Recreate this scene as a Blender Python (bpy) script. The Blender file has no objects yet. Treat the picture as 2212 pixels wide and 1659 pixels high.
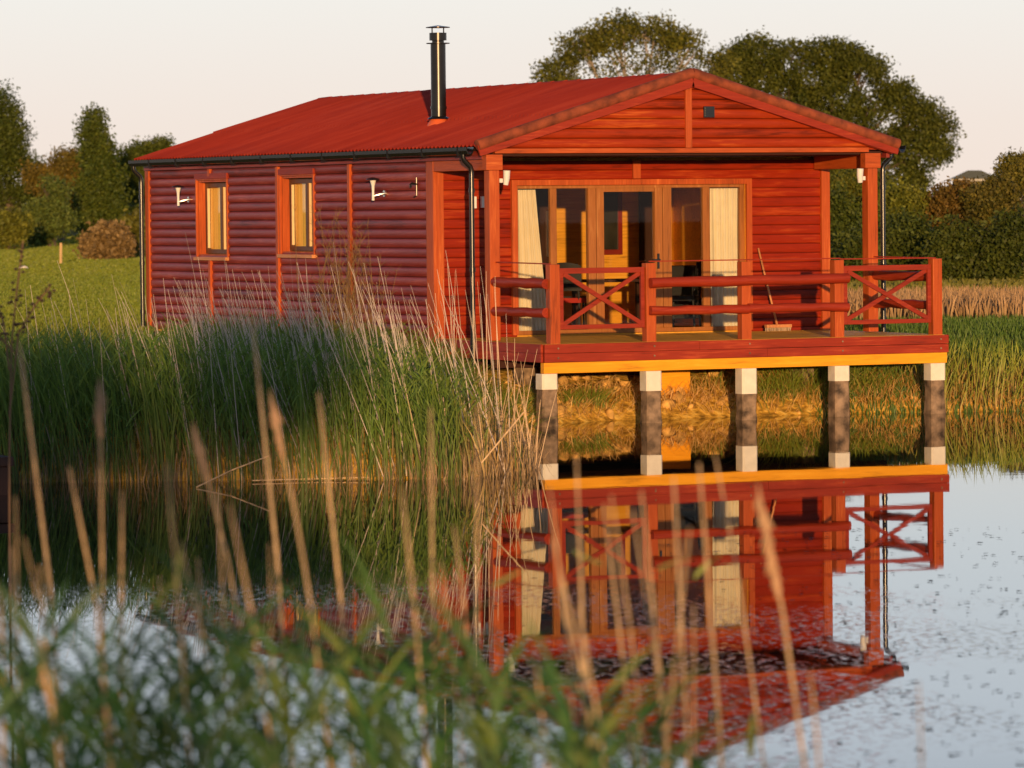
import bpy, math, random
import numpy as np
from mathutils import Vector, Matrix
random.seed(7); rng = np.random.default_rng(11)
sc = bpy.context.scene; COL = sc.collection
R = math.radians
# ------------------------------------------------------------------ camera
FPX, PITCH, ROLL, YAW = 9500.0, .03979, -.00971, .44508
CAM = np.array([-25.89893, -53.30334, 2.93775])
Fv = np.array([math.sin(YAW)*math.cos(PITCH), math.cos(YAW)*math.cos(PITCH), -math.sin(PITCH)])
Rv = np.array([math.cos(YAW), -math.sin(YAW), 0.]); Uv = np.cross(Rv, Fv)
cR, sR = math.cos(ROLL), math.sin(ROLL)
def ray(u, v):
    a, b = u-1106, 829.5-v
    return Fv + Rv*(cR*a-sR*b)/FPX + Uv*(sR*a+cR*b)/FPX
def at(u, v, d):                      # photograph point (2212 px wide) at a distance along the view
    return CAM + ray(u, v)*d
def on(u, v, ax, val):
    r = ray(u, v); return CAM + r*(val-CAM[ax])/r[ax]
R2, U2 = cR*Rv + sR*Uv, -sR*Rv + cR*Uv
cd = bpy.data.cameras.new('camera'); cam = bpy.data.objects.new('camera', cd); COL.objects.link(cam)
cam.matrix_world = Matrix(((R2[0], U2[0], -Fv[0], CAM[0]), (R2[1], U2[1], -Fv[1], CAM[1]), (R2[2], U2[2], -Fv[2], CAM[2]), (0, 0, 0, 1)))
cd.sensor_width = 36; cd.lens = FPX/2212*36; cd.clip_start = .5; cd.clip_end = 3000
cd.dof.use_dof = True; cd.dof.focus_distance = 58.5; cd.dof.aperture_fstop = 4.0
sc.camera = cam
sc.view_settings.view_transform = 'Standard'; sc.view_settings.look = 'None'
sc.view_settings.exposure = 0.0; sc.view_settings.gamma = 1
# ------------------------------------------------------------------ light
SEL, SAZ = R(3.4), R(22.7)            # sun stands low behind the photographer; its light travels towards +X+Y
tr = Vector((math.sin(SAZ)*math.cos(SEL), math.cos(SAZ)*math.cos(SEL), -math.sin(SEL)))
sl = bpy.data.lights.new('sun', 'SUN'); sl.energy = 4.6; sl.angle = R(.5); sl.color = (1, .60, .27)
so = bpy.data.objects.new('sun', sl); COL.objects.link(so); so.location = (-30, -60, 20)
so.rotation_euler = (-tr).to_track_quat('Z', 'Y').to_euler()
W = bpy.data.worlds.new('World'); sc.world = W; W.use_nodes = True
nt = W.node_tree; nt.nodes.clear()
def N(nt, t, **k):
    n = nt.nodes.new(t)
    for a, b in k.items():
        if a.startswith('i_'): n.inputs[a[2:].replace('_', ' ')].default_value = b
        else: setattr(n, a, b)
    return n
out = N(nt, 'ShaderNodeOutputWorld'); bg = N(nt, 'ShaderNodeBackground'); bg.inputs[1].default_value = .13
sky = N(nt, 'ShaderNodeTexSky', sky_type='NISHITA', sun_disc=False, sun_elevation=SEL, sun_rotation=math.atan2(-tr.x, -tr.y), air_density=1.2, dust_density=2.0, ozone_density=2.0)
tc = N(nt, 'ShaderNodeTexCoord'); sp = N(nt, 'ShaderNodeSeparateXYZ'); rp = N(nt, 'ShaderNodeValToRGB')
nt.links.new(tc.outputs['Generated'], sp.inputs[0]); nt.links.new(sp.outputs[2], rp.inputs[0])
def ramp(r, st):
    e = r.color_ramp.elements
    while len(e) > 1: e.remove(e[-1])
    for i, (p, c) in enumerate(st):
        x = e[0] if i == 0 else e.new(p)
        x.position = p; x.color = (*c, 1)
k = 1.0
ramp(rp, [(0, (.95, .80, .70)), (.02, (.94, .83, .75)), (.05, (.93, .91, .86)), (.075, (.93, 1.0, 1.04)), (.12, (.98, 1.10, 1.22)), (.22, (.42, .52, .72)), (.35, (.12, .17, .30)), (1, (.04, .06, .13))])
mm = N(nt, 'ShaderNodeMix', data_type='RGBA', blend_type='MIX'); mm.inputs[0].default_value = .95
gm = N(nt, 'ShaderNodeVectorMath', operation='SCALE'); gm.inputs[3].default_value = 1/.13
nt.links.new(rp.outputs[0], gm.inputs[0]); nt.links.new(sky.outputs[0], mm.inputs[6]); nt.links.new(gm.outputs[0], mm.inputs[7])
nt.links.new(mm.outputs[2], bg.inputs[0]); nt.links.new(bg.outputs[0], out.inputs[0])
# ------------------------------------------------------------------ materials
def mat(name):
    m = bpy.data.materials.new(name); m.use_nodes = True
    t = m.node_tree; return m, t, t.nodes['Principled BSDF']
def plain(name, c, rough=.6, metal=0, spec=.5, var=.12, scale=6, bump=0):
    m, t, b = mat(name)
    tc = N(t, 'ShaderNodeTexCoord'); no = N(t, 'ShaderNodeTexNoise'); no.inputs['Scale'].default_value = scale; no.inputs['Detail'].default_value = 6
    t.links.new(tc.outputs['Object'], no.inputs['Vector'])
    r = N(t, 'ShaderNodeValToRGB'); ramp(r, [(.3, [x*(1-var) for x in c]), (.7, [min(1, x*(1+var)) for x in c])])
    t.links.new(no.outputs[0], r.inputs[0]); t.links.new(r.outputs[0], b.inputs['Base Color'])
    b.inputs['Roughness'].default_value = rough; b.inputs['Metallic'].default_value = metal; b.inputs['Specular IOR Level'].default_value = spec
    if bump:
        bu = N(t, 'ShaderNodeBump'); bu.inputs['Strength'].default_value = bump; bu.inputs['Distance'].default_value = .01
        t.links.new(no.outputs[0], bu.inputs['Height']); t.links.new(bu.outputs[0], b.inputs['Normal'])
    return m
def wood(name, c, c2, axis, rough=.5, spec=.3, board=0, bump=.25, z0=0.):
    """stained timber: fine grain stretched along an axis, blotches, knots, and a tone per board"""
    m, t, b = mat(name)
    tc = N(t, 'ShaderNodeTexCoord')
    s = [14., 14., 14.]; s[axis] = .9
    mp = N(t, 'ShaderNodeMapping'); mp.inputs['Scale'].default_value = s
    t.links.new(tc.outputs['Object'], mp.inputs[0])
    g = N(t, 'ShaderNodeTexNoise'); g.inputs['Scale'].default_value = 2.2; g.inputs['Detail'].default_value = 8; g.inputs['Roughness'].default_value = .65; g.inputs['Distortion'].default_value = .6
    t.links.new(mp.outputs[0], g.inputs['Vector'])
    s2 = [3., 3., 3.]; s2[axis] = .8
    mp2 = N(t, 'ShaderNodeMapping'); mp2.inputs['Scale'].default_value = s2
    t.links.new(tc.outputs['Object'], mp2.inputs[0])
    n2 = N(t, 'ShaderNodeTexNoise'); n2.inputs['Scale'].default_value = 1.3; n2.inputs['Detail'].default_value = 4
    t.links.new(mp2.outputs[0], n2.inputs['Vector'])
    mx = N(t, 'ShaderNodeMath', operation='ADD'); m1 = N(t, 'ShaderNodeMath', operation='MULTIPLY'); m1.inputs[1].default_value = .6
    m2 = N(t, 'ShaderNodeMath', operation='MULTIPLY'); m2.inputs[1].default_value = .4
    t.links.new(g.outputs[0], m1.inputs[0]); t.links.new(n2.outputs[0], m2.inputs[0]); t.links.new(m1.outputs[0], mx.inputs[0]); t.links.new(m2.outputs[0], mx.inputs[1])
    last = mx.outputs[0]
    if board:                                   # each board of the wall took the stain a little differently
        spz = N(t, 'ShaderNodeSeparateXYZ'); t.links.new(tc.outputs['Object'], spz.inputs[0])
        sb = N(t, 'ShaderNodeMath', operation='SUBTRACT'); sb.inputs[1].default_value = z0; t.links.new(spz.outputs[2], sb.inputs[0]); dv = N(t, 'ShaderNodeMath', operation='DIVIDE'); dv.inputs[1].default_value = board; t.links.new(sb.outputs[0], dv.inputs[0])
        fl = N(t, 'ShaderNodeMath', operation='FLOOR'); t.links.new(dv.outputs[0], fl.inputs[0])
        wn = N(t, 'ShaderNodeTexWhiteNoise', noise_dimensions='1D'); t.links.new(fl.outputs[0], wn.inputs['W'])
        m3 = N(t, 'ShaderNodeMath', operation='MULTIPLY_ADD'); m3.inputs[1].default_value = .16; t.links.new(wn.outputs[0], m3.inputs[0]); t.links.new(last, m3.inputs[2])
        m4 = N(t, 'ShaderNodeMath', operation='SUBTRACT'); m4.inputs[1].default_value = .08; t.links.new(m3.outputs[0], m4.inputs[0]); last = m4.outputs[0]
    r = N(t, 'ShaderNodeValToRGB'); ramp(r, [(.33, [x*.42 for x in c]), (.45, [x*.88 for x in c]), (.55, c), (.64, c2), (.76, [min(.9, x*1.35) for x in c2])])
    t.links.new(last, r.inputs[0]); t.links.new(r.outputs[0], b.inputs['Base Color'])
    if board:                                   # joint between two boards: dirt and old stain, plus groove shade put in colour
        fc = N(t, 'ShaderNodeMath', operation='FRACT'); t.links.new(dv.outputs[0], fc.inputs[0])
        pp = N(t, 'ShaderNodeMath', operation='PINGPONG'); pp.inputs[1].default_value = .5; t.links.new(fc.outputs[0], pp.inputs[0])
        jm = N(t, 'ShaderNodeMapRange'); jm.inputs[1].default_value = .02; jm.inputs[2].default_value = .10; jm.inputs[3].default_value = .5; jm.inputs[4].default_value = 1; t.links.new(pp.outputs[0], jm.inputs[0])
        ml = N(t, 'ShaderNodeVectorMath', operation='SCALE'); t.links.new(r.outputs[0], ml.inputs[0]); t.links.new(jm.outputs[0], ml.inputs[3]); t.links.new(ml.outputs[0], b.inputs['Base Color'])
    b.inputs['Roughness'].default_value = rough; b.inputs['Specular IOR Level'].default_value = spec
    bu = N(t, 'ShaderNodeBump'); bu.inputs['Strength'].default_value = bump; bu.inputs['Distance'].default_value = .006
    t.links.new(g.outputs[0], bu.inputs['Height']); t.links.new(bu.outputs[0], b.inputs['Normal'])
    return m
RED, RED2 = (.28, .018, .001), (.37, .046, .006)
ORG, ORG2 = (.47, .085, .015), (.60, .15, .034)
M = {}
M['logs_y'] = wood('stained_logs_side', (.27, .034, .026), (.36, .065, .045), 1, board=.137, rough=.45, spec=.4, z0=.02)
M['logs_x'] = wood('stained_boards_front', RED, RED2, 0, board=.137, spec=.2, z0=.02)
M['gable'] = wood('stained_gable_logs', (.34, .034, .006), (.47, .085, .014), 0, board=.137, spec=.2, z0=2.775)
for a, n in enumerate('xyz'):
    M['trim_'+n] = wood('stained_trim_'+n, ORG, ORG2, a)
    M['rail_'+n] = wood('stained_rail_'+n, (.31, .030, .009), (.42, .06, .018), a)
    M['pine_'+n] = wood('pine_'+n, (.80, .37, .035), (.88, .47, .07), a, bump=.1)
M['brown_z'] = wood('golden_brown_frame', (.36, .13, .03), (.46, .20, .06), 2, rough=.4)
M['dbrown'] = wood('dark_brown_frame', (.12, .05, .02), (.17, .08, .03), 2, rough=.4)
M['yellow'] = wood('new_timber_beam', (.88, .38, .012), (.92, .46, .03), 0, rough=.6)
M['deckb'] = wood('deck_boards', (.62, .34, .04), (.72, .42, .07), 1, rough=.6)
M['skirt'] = wood('skirt_board', (.62, .26, .10), (.72, .36, .15), 1)
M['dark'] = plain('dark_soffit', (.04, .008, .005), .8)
M['blackmatte'] = plain('black_matt_plastic', (.012, .012, .013), .7, spec=.2)
M['black'] = plain('black_plastic', (.012, .012, .013), .22, spec=.6, var=.05)
M['blackmetal'] = plain('black_enamelled_steel', (.035, .032, .03), .26, metal=.7, var=.1)
M['steel'] = plain('brushed_steel', (.75, .72, .68), .28, metal=1, var=.05)
M['white'] = plain('white_plastic', (.78, .76, .72), .4, var=.03)
M['whitepaint'] = plain('white_painted_timber', (.80, .74, .62), .55, var=.08, scale=9, bump=.2)
M['pile'] = plain('weathered_pile_timber', (.21, .145, .095), .85, var=.8, scale=7, bump=.8)
M['cream'] = plain('cream_curtain_cloth', (.80, .70, .52), .9, var=.04)
M['gold'] = plain('amber_curtain_cloth', (.90, .55, .10), .9, var=.05)
M['creamp'] = plain('cream_window_bead', (.80, .56, .28), .5, var=.03)
M['orange_flash'] = plain('orange_flashing', (.75, .13, .03), .5)
M['charcoal'] = plain('charcoal_fabric', (.02, .018, .02), .7)
M['redfab'] = plain('red_seat_fabric', (.45, .02, .01), .7)
M['darkwood'] = wood('dark_wood', (.05, .02, .012), (.08, .03, .02), 2)
M['verge'] = plain('weathered_verge_cap', (.24, .05, .018), .85, var=.45, scale=7, bump=.5)
def roofmat():
    m, t, b = mat('red_corrugated_roofing')
    tc = N(t, 'ShaderNodeTexCoord'); no = N(t, 'ShaderNodeTexNoise'); no.inputs['Scale'].default_value = .8; no.inputs['Detail'].default_value = 8; no.inputs['Roughness'].default_value = .7
    t.links.new(tc.outputs['Object'], no.inputs['Vector'])
    r = N(t, 'ShaderNodeValToRGB'); ramp(r, [(.3, (.28, .022, .009)), (.5, (.36, .031, .012)), (.7, (.44, .050, .022))]); mq = N(t, 'ShaderNodeMapping'); mq.inputs['Scale'].default_value = (.5, 2.6, 1); t.links.new(tc.outputs['Object'], mq.inputs[0]); t.links.new(mq.outputs[0], no.inputs['Vector'])
    t.links.new(no.outputs[0], r.inputs[0]); t.links.new(r.outputs[0], b.inputs['Base Color']); b.inputs['Roughness'].default_value = .75
    b.inputs['Specular IOR Level'].default_value = .25
    return m
M['roof'] = roofmat()
def glassmat():
    m = bpy.data.materials.new('window_glass'); m.use_nodes = True; t = m.node_tree; t.nodes.clear()
    o = N(t, 'ShaderNodeOutputMaterial'); mx = N(t, 'ShaderNodeMixShader'); g = N(t, 'ShaderNodeBsdfGlossy'); g.inputs['Roughness'].default_value = .01; g.inputs[0].default_value = (1, 1, 1, 1)
    tr_ = N(t, 'ShaderNodeBsdfTransparent'); tr_.inputs[0].default_value = (.93, .94, .93, 1); lw = N(t, 'ShaderNodeLayerWeight'); lw.inputs[0].default_value = .5; pw = N(t, 'ShaderNodeMath', operation='POWER'); pw.inputs[1].default_value = 5; f = N(t, 'ShaderNodeMath', operation='MULTIPLY_ADD'); f.inputs[1].default_value = .95; f.inputs[2].default_value = .010; t.links.new(lw.outputs['Facing'], pw.inputs[0]); t.links.new(pw.outputs[0], f.inputs[0])
    t.links.new(f.outputs[0], mx.inputs[0]); t.links.new(tr_.outputs[0], mx.inputs[1]); t.links.new(g.outputs[0], mx.inputs[2]); t.links.new(mx.outputs[0], o.inputs[0])
    return m
M['glass'] = glassmat()
def leafmat(name, rough=.6, trans=.3, spec=.3):
    m, t, b = mat(name)
    a = N(t, 'ShaderNodeAttribute', attribute_name='col'); o = t.nodes['Material Output']
    t.links.new(a.outputs['Color'], b.inputs['Base Color']); b.inputs['Roughness'].default_value = rough; b.inputs['Specular IOR Level'].default_value = spec
    tl = N(t, 'ShaderNodeBsdfTranslucent'); t.links.new(a.outputs['Color'], tl.inputs[0])
    mx = N(t, 'ShaderNodeMixShader'); mx.inputs[0].default_value = trans
    t.links.new(b.outputs[0], mx.inputs[1]); t.links.new(tl.outputs[0], mx.inputs[2]); t.links.new(mx.outputs[0], o.inputs[0])
    return m
M['leaf'] = leafmat('tree_leaves'); M['reed'] = leafmat('reed_leaves', .5, .25, .35); M['straw'] = leafmat('dry_straw', .6, .15, .4)
M['bark'] = plain('bark', (.10, .075, .05), .9, var=.4, scale=3, bump=.6)
# ------------------------------------------------------------------ mesh helpers
class MB:
    def __init__(s): s.v = []; s.f = []
    def add(s, vs, fs):
        n = len(s.v); s.v += [tuple(float(c) for c in p) for p in vs]; s.f += [tuple(i+n for i in f) for f in fs]; return s
    def box(s, x0, x1, y0, y1, z0, z1, bev=0):
        if bev:
            m = min(bev, (x1-x0)/3, (y1-y0)/3, (z1-z0)/3)
            import bmesh
            bm = bmesh.new(); bmesh.ops.create_cube(bm, size=1)
            for v in bm.verts: v.co = ((x0+x1)/2+v.co.x*(x1-x0), (y0+y1)/2+v.co.y*(y1-y0), (z0+z1)/2+v.co.z*(z1-z0))
            bmesh.ops.bevel(bm, geom=bm.edges[:], offset=m, segments=2, affect='EDGES', profile=.7)
            bm.verts.index_update()
            s.add([v.co for v in bm.verts], [[v.index for v in f.verts] for f in bm.faces]); bm.free(); return s
        return s.add([(x, y, z) for x in (x0, x1) for y in (y0, y1) for z in (z0, z1)],
                     [(0, 1, 3, 2), (4, 6, 7, 5), (0, 4, 5, 1), (2, 3, 7, 6), (0, 2, 6, 4), (1, 5, 7, 3)])
    def tube(s, pts, rad, n=10, cap=True):
        pts = [Vector(p) for p in pts]; rad = [rad]*len(pts) if isinstance(rad, (int, float)) else rad
        vs, fs = [], []; up = None
        for i, p in enumerate(pts):
            d = (pts[min(i+1, len(pts)-1)]-pts[max(i-1, 0)]).normalized()
            if up is None: up = d.orthogonal().normalized()
            up = (up - d*up.dot(d)).normalized(); w = d.cross(up)
            for k in range(n):
                a = 2*math.pi*k/n; vs.append(p+(up*math.cos(a)+w*math.sin(a))*rad[i])
        for i in range(len(pts)-1):
            for k in range(n): fs.append((i*n+k, i*n+(k+1) % n, (i+1)*n+(k+1) % n, (i+1)*n+k))
        if cap: fs.append(tuple(range(n-1, -1, -1))); fs.append(tuple((len(pts)-1)*n+k for k in range(n)))
        return s.add(vs, fs)
    def bar(s, a, b, w, h, up=(0, 0, 1)):        # rectangular bar between two points
        a, b = Vector(a), Vector(b); d = (b-a).normalized(); u = Vector(up); u = (u-d*u.dot(d)).normalized(); r = d.cross(u)
        vs = [p+r*sx*w/2+u*sy*h/2 for p in (a, b) for sx, sy in ((-1, -1), (1, -1), (1, 1), (-1, 1))]
        return s.add(vs, [(3, 2, 1, 0), (4, 5, 6, 7), (0, 1, 5, 4), (1, 2, 6, 5), (2, 3, 7, 6), (3, 0, 4, 7)])
    def build(s, name, m, parent=None, smooth=False, flip=False):
        me = bpy.data.meshes.new(name); me.from_pydata(s.v, [], s.f); me.update()
        import bmesh
        bm = bmesh.new(); bm.from_mesh(me); bmesh.ops.recalc_face_normals(bm, faces=bm.faces[:]); bm.to_mesh(me); bm.free()
        me.materials.append(m)
        if smooth: me.shade_smooth() if hasattr(me, 'shade_smooth') else None
        if smooth == 'auto':
            try: me.set_sharp_from_angle(angle=R(35))
            except Exception: pass
        o = bpy.data.objects.new(name, me); COL.objects.link(o)
        if parent is not None:
            o.parent = parent
            w = parent.location if parent.parent is None else parent.location+parent.parent.location
            o.location = (0, 0, 0)
            if any(abs(c) > 1e-9 for c in w): me.transform(Matrix.Translation(-w))
        return o
def tag(o, label=None, cat=None, group=None, kind=None):
    if label: o['label'] = label
    if cat: o['category'] = cat
    if group: o['group'] = group
    if kind: o['kind'] = kind
    return o
def empty(name, loc, label, cat, group=None):
    o = bpy.data.objects.new(name, None); COL.objects.link(o); o.location = loc; o.empty_display_size = .2
    return tag(o, label, cat, group)
def npmesh(name, V, F, m, C=None, parent=None, smooth=False):
    """fast mesh from arrays; F (n,4) quads or (n,3) triangles; C per-vertex colour"""
    me = bpy.data.meshes.new(name); V = np.asarray(V, np.float32); F = np.asarray(F, np.int32); k = F.shape[1]
    if parent is not None: V = V - np.array(parent.location, np.float32)
    me.vertices.add(len(V)); me.vertices.foreach_set('co', V.ravel())
    me.loops.add(F.size); me.loops.foreach_set('vertex_index', F.ravel())
    me.polygons.add(len(F)); me.polygons.foreach_set('loop_start', np.arange(len(F), dtype=np.int32)*k)
    if C is not None:
        a = me.color_attributes.new('col', 'FLOAT_COLOR', 'POINT'); cc = np.ones((len(V), 4), np.float32); cc[:, :3] = C; a.data.foreach_set('color', cc.ravel())
    me.update(calc_edges=True); me.validate(); me.materials.append(m)
    if smooth: me.polygons.foreach_set('use_smooth', np.ones(len(F), bool))
    o = bpy.data.objects.new(name, me); COL.objects.link(o)
    if parent is not None: o.parent = parent
    return o
# ------------------------------------------------------------------ ground height
SH = np.array([(-150, 8), (-60, 1), (-22, -4.8), (-14, -6.6), (-10.3, -7.5), (-8.9, -8.1), (-7.2, -9.0), (-5.8, -9.7), (-5.0, -9.2), (-3.6, -6.4), (-2.2, -3.2), (-1.1, -.9), (.3, .62), (1.6, .95), (3.2, .9), (5.2, .65), (6.8, .15), (8.5, -.35), (15, -2), (40, -7), (150, -20)], float)
def shore(X, Y):
    """signed distance to the far shore, + on land (vectorised)"""
    X = np.asarray(X, float); Y = np.asarray(Y, float); best = np.full(X.shape, 1e9)
    for (x0, y0), (x1, y1) in zip(SH[:-1], SH[1:]):
        dx, dy = x1-x0, y1-y0; t = np.clip(((X-x0)*dx+(Y-y0)*dy)/(dx*dx+dy*dy), 0, 1)
        best = np.minimum(best, np.hypot(X-x0-t*dx, Y-y0-t*dy))
    return np.where(Y > np.interp(X, SH[:, 0], SH[:, 1]), best, -best)
def height(X, Y):
    s = shore(X, Y)
    h = np.interp(s, [-6, -1.5, -.5, 0, .25, .8, 1.6, 3, 5, 10, 40, 90, 160, 260, 600], [-1.4, -.7, -.28, 0, .20, .42, .66, .78, .93, .98, 1.02, 1.15, 1.45, 1.9, 2.6])
    t = (X-CAM[0])*.4305+(Y-CAM[1])*.9026
    near = np.interp(t, [-60, -6, 4, 12, 17, 20], [1.6, 1.35, 1.25, .7, 0, -1.4])
    h = np.maximum(h, near)
    n = np.sin(X*1.7+np.sin(Y*1.3)*2)*np.cos(Y*1.9+X*.6)
    h = h + np.where(np.abs(h) < .8, .03, .02)*n*np.clip(np.abs(s)*2, 0, 1)
    return h
xs = np.unique(np.concatenate([np.linspace(-900, -60, 30), np.linspace(-60, -16, 60), np.linspace(-16, 12, 160), np.linspace(12, 60, 60), np.linspace(60, 900, 40)]))
ys = np.unique(np.concatenate([np.linspace(-300, -60, 14), np.linspace(-60, -14, 60), np.linspace(-14, 8, 140), np.linspace(8, 60, 50), np.linspace(60, 1500, 60)]))
GX, GY = np.meshgrid(xs, ys); GZ = height(GX, GY)
nx, ny = len(xs), len(ys); idx = np.arange(nx*ny).reshape(ny, nx)
FQ = np.stack([idx[:-1, :-1], idx[:-1, 1:], idx[1:, 1:], idx[1:, :-1]], -1).reshape(-1, 4)
def groundmat():
    m, t, b = mat('grass_and_bank')
    tc = N(t, 'ShaderNodeTexCoord'); n1 = N(t, 'ShaderNodeTexNoise'); n1.inputs['Scale'].default_value = .12; n1.inputs['Detail'].default_value = 8
    n2 = N(t, 'ShaderNodeTexNoise'); n2.inputs['Scale'].default_value = 9; n2.inputs['Detail'].default_value = 8
    mpp = N(t, 'ShaderNodeMapping'); mpp.inputs['Rotation'].default_value = (0, 0, -.44); mpp.inputs['Scale'].default_value = (.25, 1, 1)
    t.links.new(tc.outputs['Object'], mpp.inputs[0]); t.links.new(mpp.outputs[0], n1.inputs['Vector']); t.links.new(tc.outputs['Object'], n2.inputs['Vector'])
    r1 = N(t, 'ShaderNodeValToRGB'); ramp(r1, [(.35, (.115, .105, .012)), (.5, (.15, .135, .016)), (.65, (.20, .15, .025))]); t.links.new(n1.outputs[0], r1.inputs[0])
    r2 = N(t, 'ShaderNodeValToRGB'); ramp(r2, [(.35, (.34, .19, .03)), (.5, (.66, .38, .06)), (.65, (.82, .54, .13))]); t.links.new(n2.outputs[0], r2.inputs[0])
    s = N(t, 'ShaderNodeSeparateXYZ'); t.links.new(tc.outputs['Object'], s.inputs[0])
    ad = N(t, 'ShaderNodeMath', operation='MULTIPLY_ADD'); ad.inputs[1].default_value = .3; t.links.new(n2.outputs[0], ad.inputs[0]); t.links.new(s.outputs[2], ad.inputs[2])
    mr = N(t, 'ShaderNodeMapRange'); mr.inputs[1].default_value = .75; mr.inputs[2].default_value = .95; t.links.new(ad.outputs[0], mr.inputs[0])
    mx = N(t, 'ShaderNodeMix', data_type='RGBA'); t.links.new(mr.outputs[0], mx.inputs[0]); t.links.new(r2.outputs[0], mx.inputs[6]); t.links.new(r1.outputs[0], mx.inputs[7])
    t.links.new(mx.outputs[2], b.inputs['Base Color']); b.inputs['Roughness'].default_value = .95; b.inputs['Specular IOR Level'].default_value = .1
    bu = N(t, 'ShaderNodeBump'); bu.inputs['Strength'].default_value = .8; bu.inputs['Distance'].default_value = .08; t.links.new(n2.outputs[0], bu.inputs['Height']); t.links.new(bu.outputs[0], b.inputs['Normal'])
    return m
g = npmesh('ground', np.stack([GX, GY, GZ], -1).reshape(-1, 3), FQ, groundmat(), smooth=True); tag(g, kind='structure')
# ------------------------------------------------------------------ water
def watermat():
    m, t, b = mat('pond_water')
    b.inputs['Base Color'].default_value = (.010, .012, .008, 1); b.inputs['Roughness'].default_value = .015; b.inputs['IOR'].default_value = 1.33; b.inputs['Specular IOR Level'].default_value = .5
    tc = N(t, 'ShaderNodeTexCoord')
    def noise(sc_, scale, rot=-.44, det=4):
        mp = N(t, 'ShaderNodeMapping'); mp.inputs['Rotation'].default_value = (0, 0, rot); mp.inputs['Scale'].default_value = (*sc_, 1)
        n = N(t, 'ShaderNodeTexNoise'); n.inputs['Scale'].default_value = scale; n.inputs['Detail'].default_value = det
        t.links.new(tc.outputs['Object'], mp.inputs[0]); t.links.new(mp.outputs[0], n.inputs['Vector']); return n
    calm = noise((1, 1), .9); rip = noise((1, .6), 17, det=3); patch = noise((1, .45), .22, det=3)
    # ripples only where the breeze or the weed reaches: away from the bank
    s = N(t, 'ShaderNodeSeparateXYZ'); t.links.new(tc.outputs['Object'], s.inputs[0])
    dx = N(t, 'ShaderNodeMath', operation='MULTIPLY'); dx.inputs[1].default_value = .4305; t.links.new(s.outputs[0], dx.inputs[0])
    dy = N(t, 'ShaderNodeMath', operation='MULTIPLY_ADD'); dy.inputs[1].default_value = .9026; t.links.new(s.outputs[1], dy.inputs[0]); t.links.new(dx.outputs[0], dy.inputs[2])
    pm = N(t, 'ShaderNodeMath', operation='MULTIPLY_ADD'); pm.inputs[1].default_value = -14; t.links.new(patch.outputs[0], pm.inputs[0]); t.links.new(dy.outputs[0], pm.inputs[2])
    mr = N(t, 'ShaderNodeMapRange'); mr.inputs[1].default_value = -31.0; mr.inputs[2].default_value = -37; mr.inputs[3].default_value = 0; mr.inputs[4].default_value = 1
    t.links.new(pm.outputs[0], mr.inputs[0])
    b1 = N(t, 'ShaderNodeBump'); b1.inputs['Strength'].default_value = .1; b1.inputs['Distance'].default_value = .006; t.links.new(calm.outputs[0], b1.inputs['Height'])
    ms = N(t, 'ShaderNodeMath', operation='MULTIPLY'); ms.inputs[1].default_value = .5; t.links.new(mr.outputs[0], ms.inputs[0])
    b2 = N(t, 'ShaderNodeBump'); b2.inputs['Distance'].default_value = .0035; fm = N(t, 'ShaderNodeMapRange'); fm.inputs[1].default_value = .56; fm.inputs[2].default_value = .66; t.links.new(rip.outputs[0], fm.inputs[0]); p2 = noise((1, .35), .7, det=2); pr = N(t, 'ShaderNodeMapRange'); pr.inputs[1].default_value = .38; pr.inputs[2].default_value = .62; t.links.new(p2.outputs[0], pr.inputs[0]); fx = N(t, 'ShaderNodeMath', operation='MULTIPLY'); t.links.new(fm.outputs[0], fx.inputs[0]); t.links.new(pr.outputs[0], fx.inputs[1]); t.links.new(fx.outputs[0], b2.inputs['Height']); t.links.new(ms.outputs[0], b2.inputs['Strength']); t.links.new(b1.outputs[0], b2.inputs['Normal'])
    t.links.new(b2.outputs[0], b.inputs['Normal'])
    return m
wv = np.array([(-160, -75, 0), (160, -75, 0), (160, 14, 0), (-160, 14, 0)], float)
wtr = npmesh('water', wv, [(0, 1, 2, 3)], watermat()); tag(wtr, kind='structure')
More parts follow.
